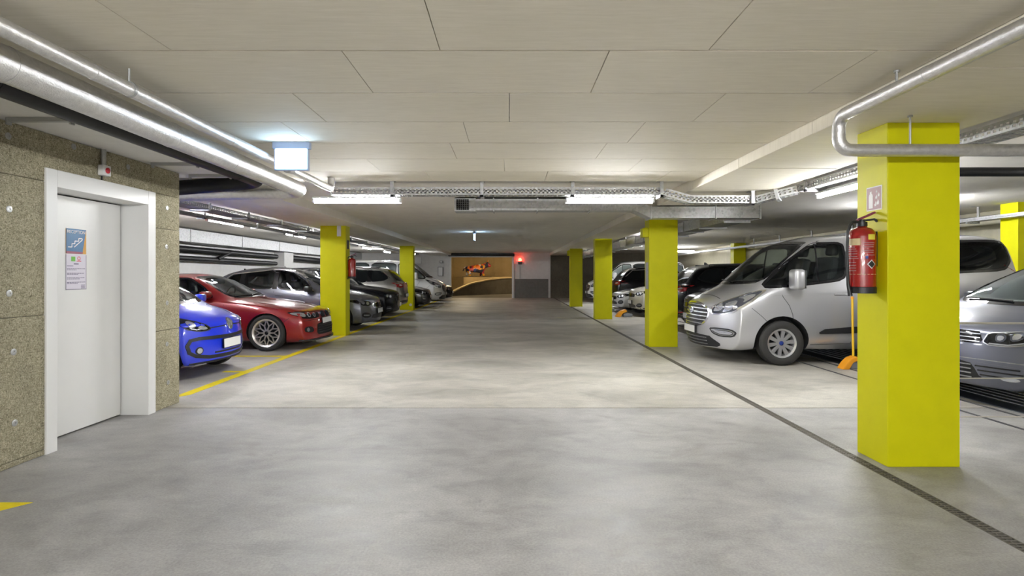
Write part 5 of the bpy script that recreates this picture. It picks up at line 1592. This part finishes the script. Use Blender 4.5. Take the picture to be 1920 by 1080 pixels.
def generic_car(kind, nose, facing, label, col, name, zs=1.0, ls=1.0, rear=False, roof=None, group=None, chrome=True, face='plain', opened=False, trim=None):
    sp, sw, scr, R, (qf, qb) = generic_spec(kind)
    sp = dict(sp)
    def sz(lst): return [(q, z * zs) for q, z in lst]
    for k in ('top', 'belt'): sp[k] = sz(sp[k])
    c = Car(name, sp, nose, facing, label, group)
    gl = 'glass_tint' if opened else 'glass_dark'
    for p in sw:
        c.side_window(sz(p), glass=gl, opened=opened, trim=trim or 'black_gloss')
    for pa, pb in zip(sw[:-1], sw[1:]):
        x0, x1 = pa[2][0] - .02 if pa is sw[0] else pa[1][0] - .02, pb[0][0] + .02
        z0, z1 = pb[0][1] + .0, pb[-1][1] - .005
        c.both(sz([(x0, z0), (x1, z0), (x1, z1), (x0, z1)]), 'black_gloss', 'pillar_cover', off=.003, thick=.006)
    if opened:
        c.cabin(sz([(sw[0][0][0] + .12, sw[0][0][1] + .05), (sw[2][2][0] - .15, sw[2][1][1] + .02), (sw[2][3][0] - .1, sw[2][3][1] - .05), (sw[0][3][0] + .1, sw[0][3][1] - .04)]), c.W * .62)
    c.screen(sz(scr), glass='glass' if opened else 'glass_dark', depth=(.6, 2.1) if opened else (None, None))
    zt = lerp_list(sp['top'], sp['L'] - .5)
    bz = lerp_list(sp['belt'], sp['L'])
    c.screen([(-.60, bz + .06), (.60, bz + .06), (.52, zt - .03), (-.52, zt - .03)], view='B', name='rear_window', glass='glass_dark')
    hz = lerp_list(sp['belt'], .0)
    for v in (1, -1):
        f = (lambda p: p) if v > 0 else (lambda p: [(-y, z) for y, z in p][::-1])
        hp = chaikin([(.46, hz - .08), (.50, hz - .01), (.68, hz + .02), (.86, hz + .055), (.875, hz - .01), (.80, hz - .09), (.60, hz - .11)], 1, .2)
        h_ = c.decal('F', f(hp), 'black_gloss', 'headlight', off=.004)
        c.decal('F', f(ellipse(.62, hz - .045, .05, .038)), 'lamp_inner', 'reflector', parent=h_, off=.008, thick=.006, grid=.3)
        c.decal('F', f(ellipse(.76, hz - .025, .05, .040)), 'lamp_inner', 'reflector', parent=h_, off=.008, thick=.006, grid=.3)
        fd = chaikin([(.50, .34), (.60, .44), (.80, .46), (.84, .36), (.70, .30)], 1)
        d_ = c.decal('F', f(fd), 'black_plastic', 'bumper_vent', off=.004)
        c.decal('F', f([(.60, .37), (.78, .38), (.78, .40), (.60, .39)]), 'lamp_inner', 'fog_lens', parent=d_, off=.008, thick=.006)
        tz = bz - .05
        tl = chaikin([(.44, tz - .10), (.42, tz), (.60, tz + .05), (.84, tz + .06), (.905, tz + .02), (.89, tz - .08), (.70, tz - .13)], 1, .2)
        t_ = c.decal('B', f(tl), 'tail_red', 'tail_light', off=.008)
        c.decal('B', f(chaikin([(.50, tz - .06), (.50, tz - .02), (.72, tz + .0), (.72, tz - .05)], 1)), 'tail_clear', 'reverse_lens', parent=t_, off=.012, thick=.006)
        c.decal('B', f([(.55, .40), (.78, .42), (.78, .45), (.55, .43)]), 'tail_red', 'rear_reflector', off=.006)
    if face == 'shield':
        gp = chaikin([(-.22, hz - .02), (.22, hz - .02), (.26, hz - .12), (.10, .36), (-.10, .36), (-.26, hz - .12)], 1)
    elif face == 'kidney':
        gp = chaikin([(-.42, hz - .02), (.42, hz - .02), (.44, hz - .2), (.36, hz - .30), (-.36, hz - .30), (-.44, hz - .2)], 1)
    else:
        gp = chaikin([(-.42, hz - .04), (.42, hz - .04), (.44, hz - .12), (.38, hz - .16), (-.38, hz - .16), (-.44, hz - .12)], 1)
    g_ = c.decal('F', gp, 'black_gloss', 'grille', off=.006)
    c.decal('F', inset(gp, -.008), 'chrome' if chrome else 'black_plastic', 'grille_surround', parent=g_, off=.010, thick=.012, hole=inset(gp, .008))
    lo = c.decal('F', chaikin([(-.44, .40), (.44, .40), (.50, .29), (-.50, .29)], 1, .15), 'black_plastic', 'lower_grille', off=.004)
    c.plate(.47 if face != 'shield' else .46, y=0.0 if face != 'shield' else .30, w_=.5 if face != 'shield' else .34)
    c.plate(.66 if kind == 'suv' else .80, 'B')
    c.decal('B', chaikin([(-.7, .50), (.7, .50), (.76, .34), (-.76, .34)], 1, .15), 'black_plastic', 'rear_valance', off=.005)
    # chrome line round the side windows
    if chrome:
        top = [(sw[0][0][0], sw[0][0][1] * zs - .02)] + [(sw[0][4][0] - .04, sw[0][4][1] * zs + .04), (sw[0][3][0] - .04, sw[0][3][1] * zs + .035), (sw[1][3][0], sw[1][3][1] * zs + .025), (sw[2][3][0], sw[2][3][1] * zs + .03), (sw[2][2][0] + .04, sw[2][2][1] * zs)]
        for v in ('L', 'R'): c.strip(v, top, .026, 'chrome', 'window_line', off=.006, thick=.006)
    if roof:
        r0, r1 = 2.05 if kind == 'hatch' else 2.0, 3.7
        c.decal('T', [(r0, -.57), (r1, -.54), (r1, .54), (r0, .57), (r0 - .06, .3), (r0 - .08, 0), (r0 - .06, -.3)], roof, 'roof_panel_reflection', off=.004)  # black roof panel, widened to paint in the roof's dark reflection
    else:
        for sg in (1, -1):
            ha, _, _ = c.ray('T', 2.2, sg * .56); hb, _, _ = c.ray('T', 3.6, sg * .54)
            if kind == 'suv' and ha and hb:
                MB().bar(ha + Vector((0, 0, .035)), hb + Vector((0, 0, .035)), .03, .03).bar(ha, ha + Vector((0, 0, .035)), .03, .03).bar(hb, hb + Vector((0, 0, .035)), .03, .03).build('roof_rail', 'black_plastic', c.root, None, .006)
    if kind == 'suv':
        c.both([(.2, .20), (4.3, .20), (4.3, .30), (.2, .30)], 'black_plastic', 'sill_cladding', off=.006)
    h, _, _ = c.ray('T', 3.55, 0)
    MB().prism([(0, 0), (.14, 0), (.03, .07), (0, .07)], lambda a, b_: (h.x + a, -.015, h.z + b_ - .01), lambda a, b_: (h.x + a, .015, h.z + b_ - .01)).build('roof_antenna', 'black_plastic', c.root, None, .004)
    c.mirror(sw[0][0][0] + .10, (sw[0][0][1] + .01) * zs, .16, .19, .13, 'black_plastic' if roof else col, .11)
    c.handle(2.28, lerp_list(sp['belt'], 2.2) - .10, col); c.handle(3.15, lerp_list(sp['belt'], 3.1) - .10, col)
    bz2 = lerp_list(sp['belt'], 1.3)
    c.seam([(1.32, bz2), (1.28, .6), (1.36, .3)]); c.seam([(2.42, bz2 + .05), (2.45, .3)]); c.seam([(3.32, bz2 + .08), (3.3, .6), (3.1, .45)])
    c.well(qf, R + .05, R); c.well(qb, R + .05, R)
    c.wheels(qf, qb, R, .215, R - .11, 'five')
    if opened:
        for y in (-.38, .38): c.seat(2.35, y, (sw[0][1][1] + .03) * zs, .30)
    c.finish(col)
    return c


generic_car('hatch', (-3.34, 14.55), 1, 'grey hatchback with dark reflection painted into its black roof and chrome window line behind the red car', 'paint_grey', 'hatchback', zs=1.055, roof='black_gloss', opened=True)
generic_car('suv', (-3.40, 17.3), 1, 'black car with shield grille parked between the grey hatchback and silver SUV', 'paint_black', 'sport_utility', zs=.98, face='shield')
generic_car('suv', (-8.10, 19.8), -1, 'silver SUV parked tail out, red tail light toward the aisle', 'paint_champagne', 'sport_utility', zs=1.02)
generic_car('hatch', (-3.30, 23.7), 1, 'dark grey hatchback just beyond the second left pillar', 'paint_dark', 'hatchback', chrome=False)
VAN2 = dict(VAN)
van_car('white_van', VAN2, (-2.98, 26.6), 1, 'white van with sloping windscreen far down the left row', 'paint_white', hero=False)
generic_car('hatch', (-2.95, 29.4), 1, 'black car at the far end of the left row, next to the gate', 'paint_black', 'hatchback', chrome=False)
generic_car('suv', (3.95, 12.5), -1, 'black SUV directly behind the silver van', 'paint_black', 'sport_utility', zs=1.03, chrome=False)
generic_car('suv', (8.75, 14.95), 1, 'black SUV parked tail out two bays behind the silver van', 'paint_black', 'sport_utility', zs=1.03, chrome=False)
generic_car('suv', (4.05, 18.9), -1, 'cream white SUV showing its corner between two yellow pillars', 'paint_cream', 'sport_utility', chrome=False)
generic_car('hatch', (3.86, 21.1), -1, 'low white car between the cream SUV and the second farthest pillar', 'paint_white', 'hatchback', zs=.93, chrome=False)
generic_car('suv', (8.7, 23.2), 1, 'black SUV with red tail light behind the low white car', 'paint_black', 'sport_utility', zs=1.04)
van_car('white_van', dict(VAN2), (3.85, 28.3), -1, 'white van glimpsed left of the second farthest pillar on drain side', 'paint_white', hero=False)
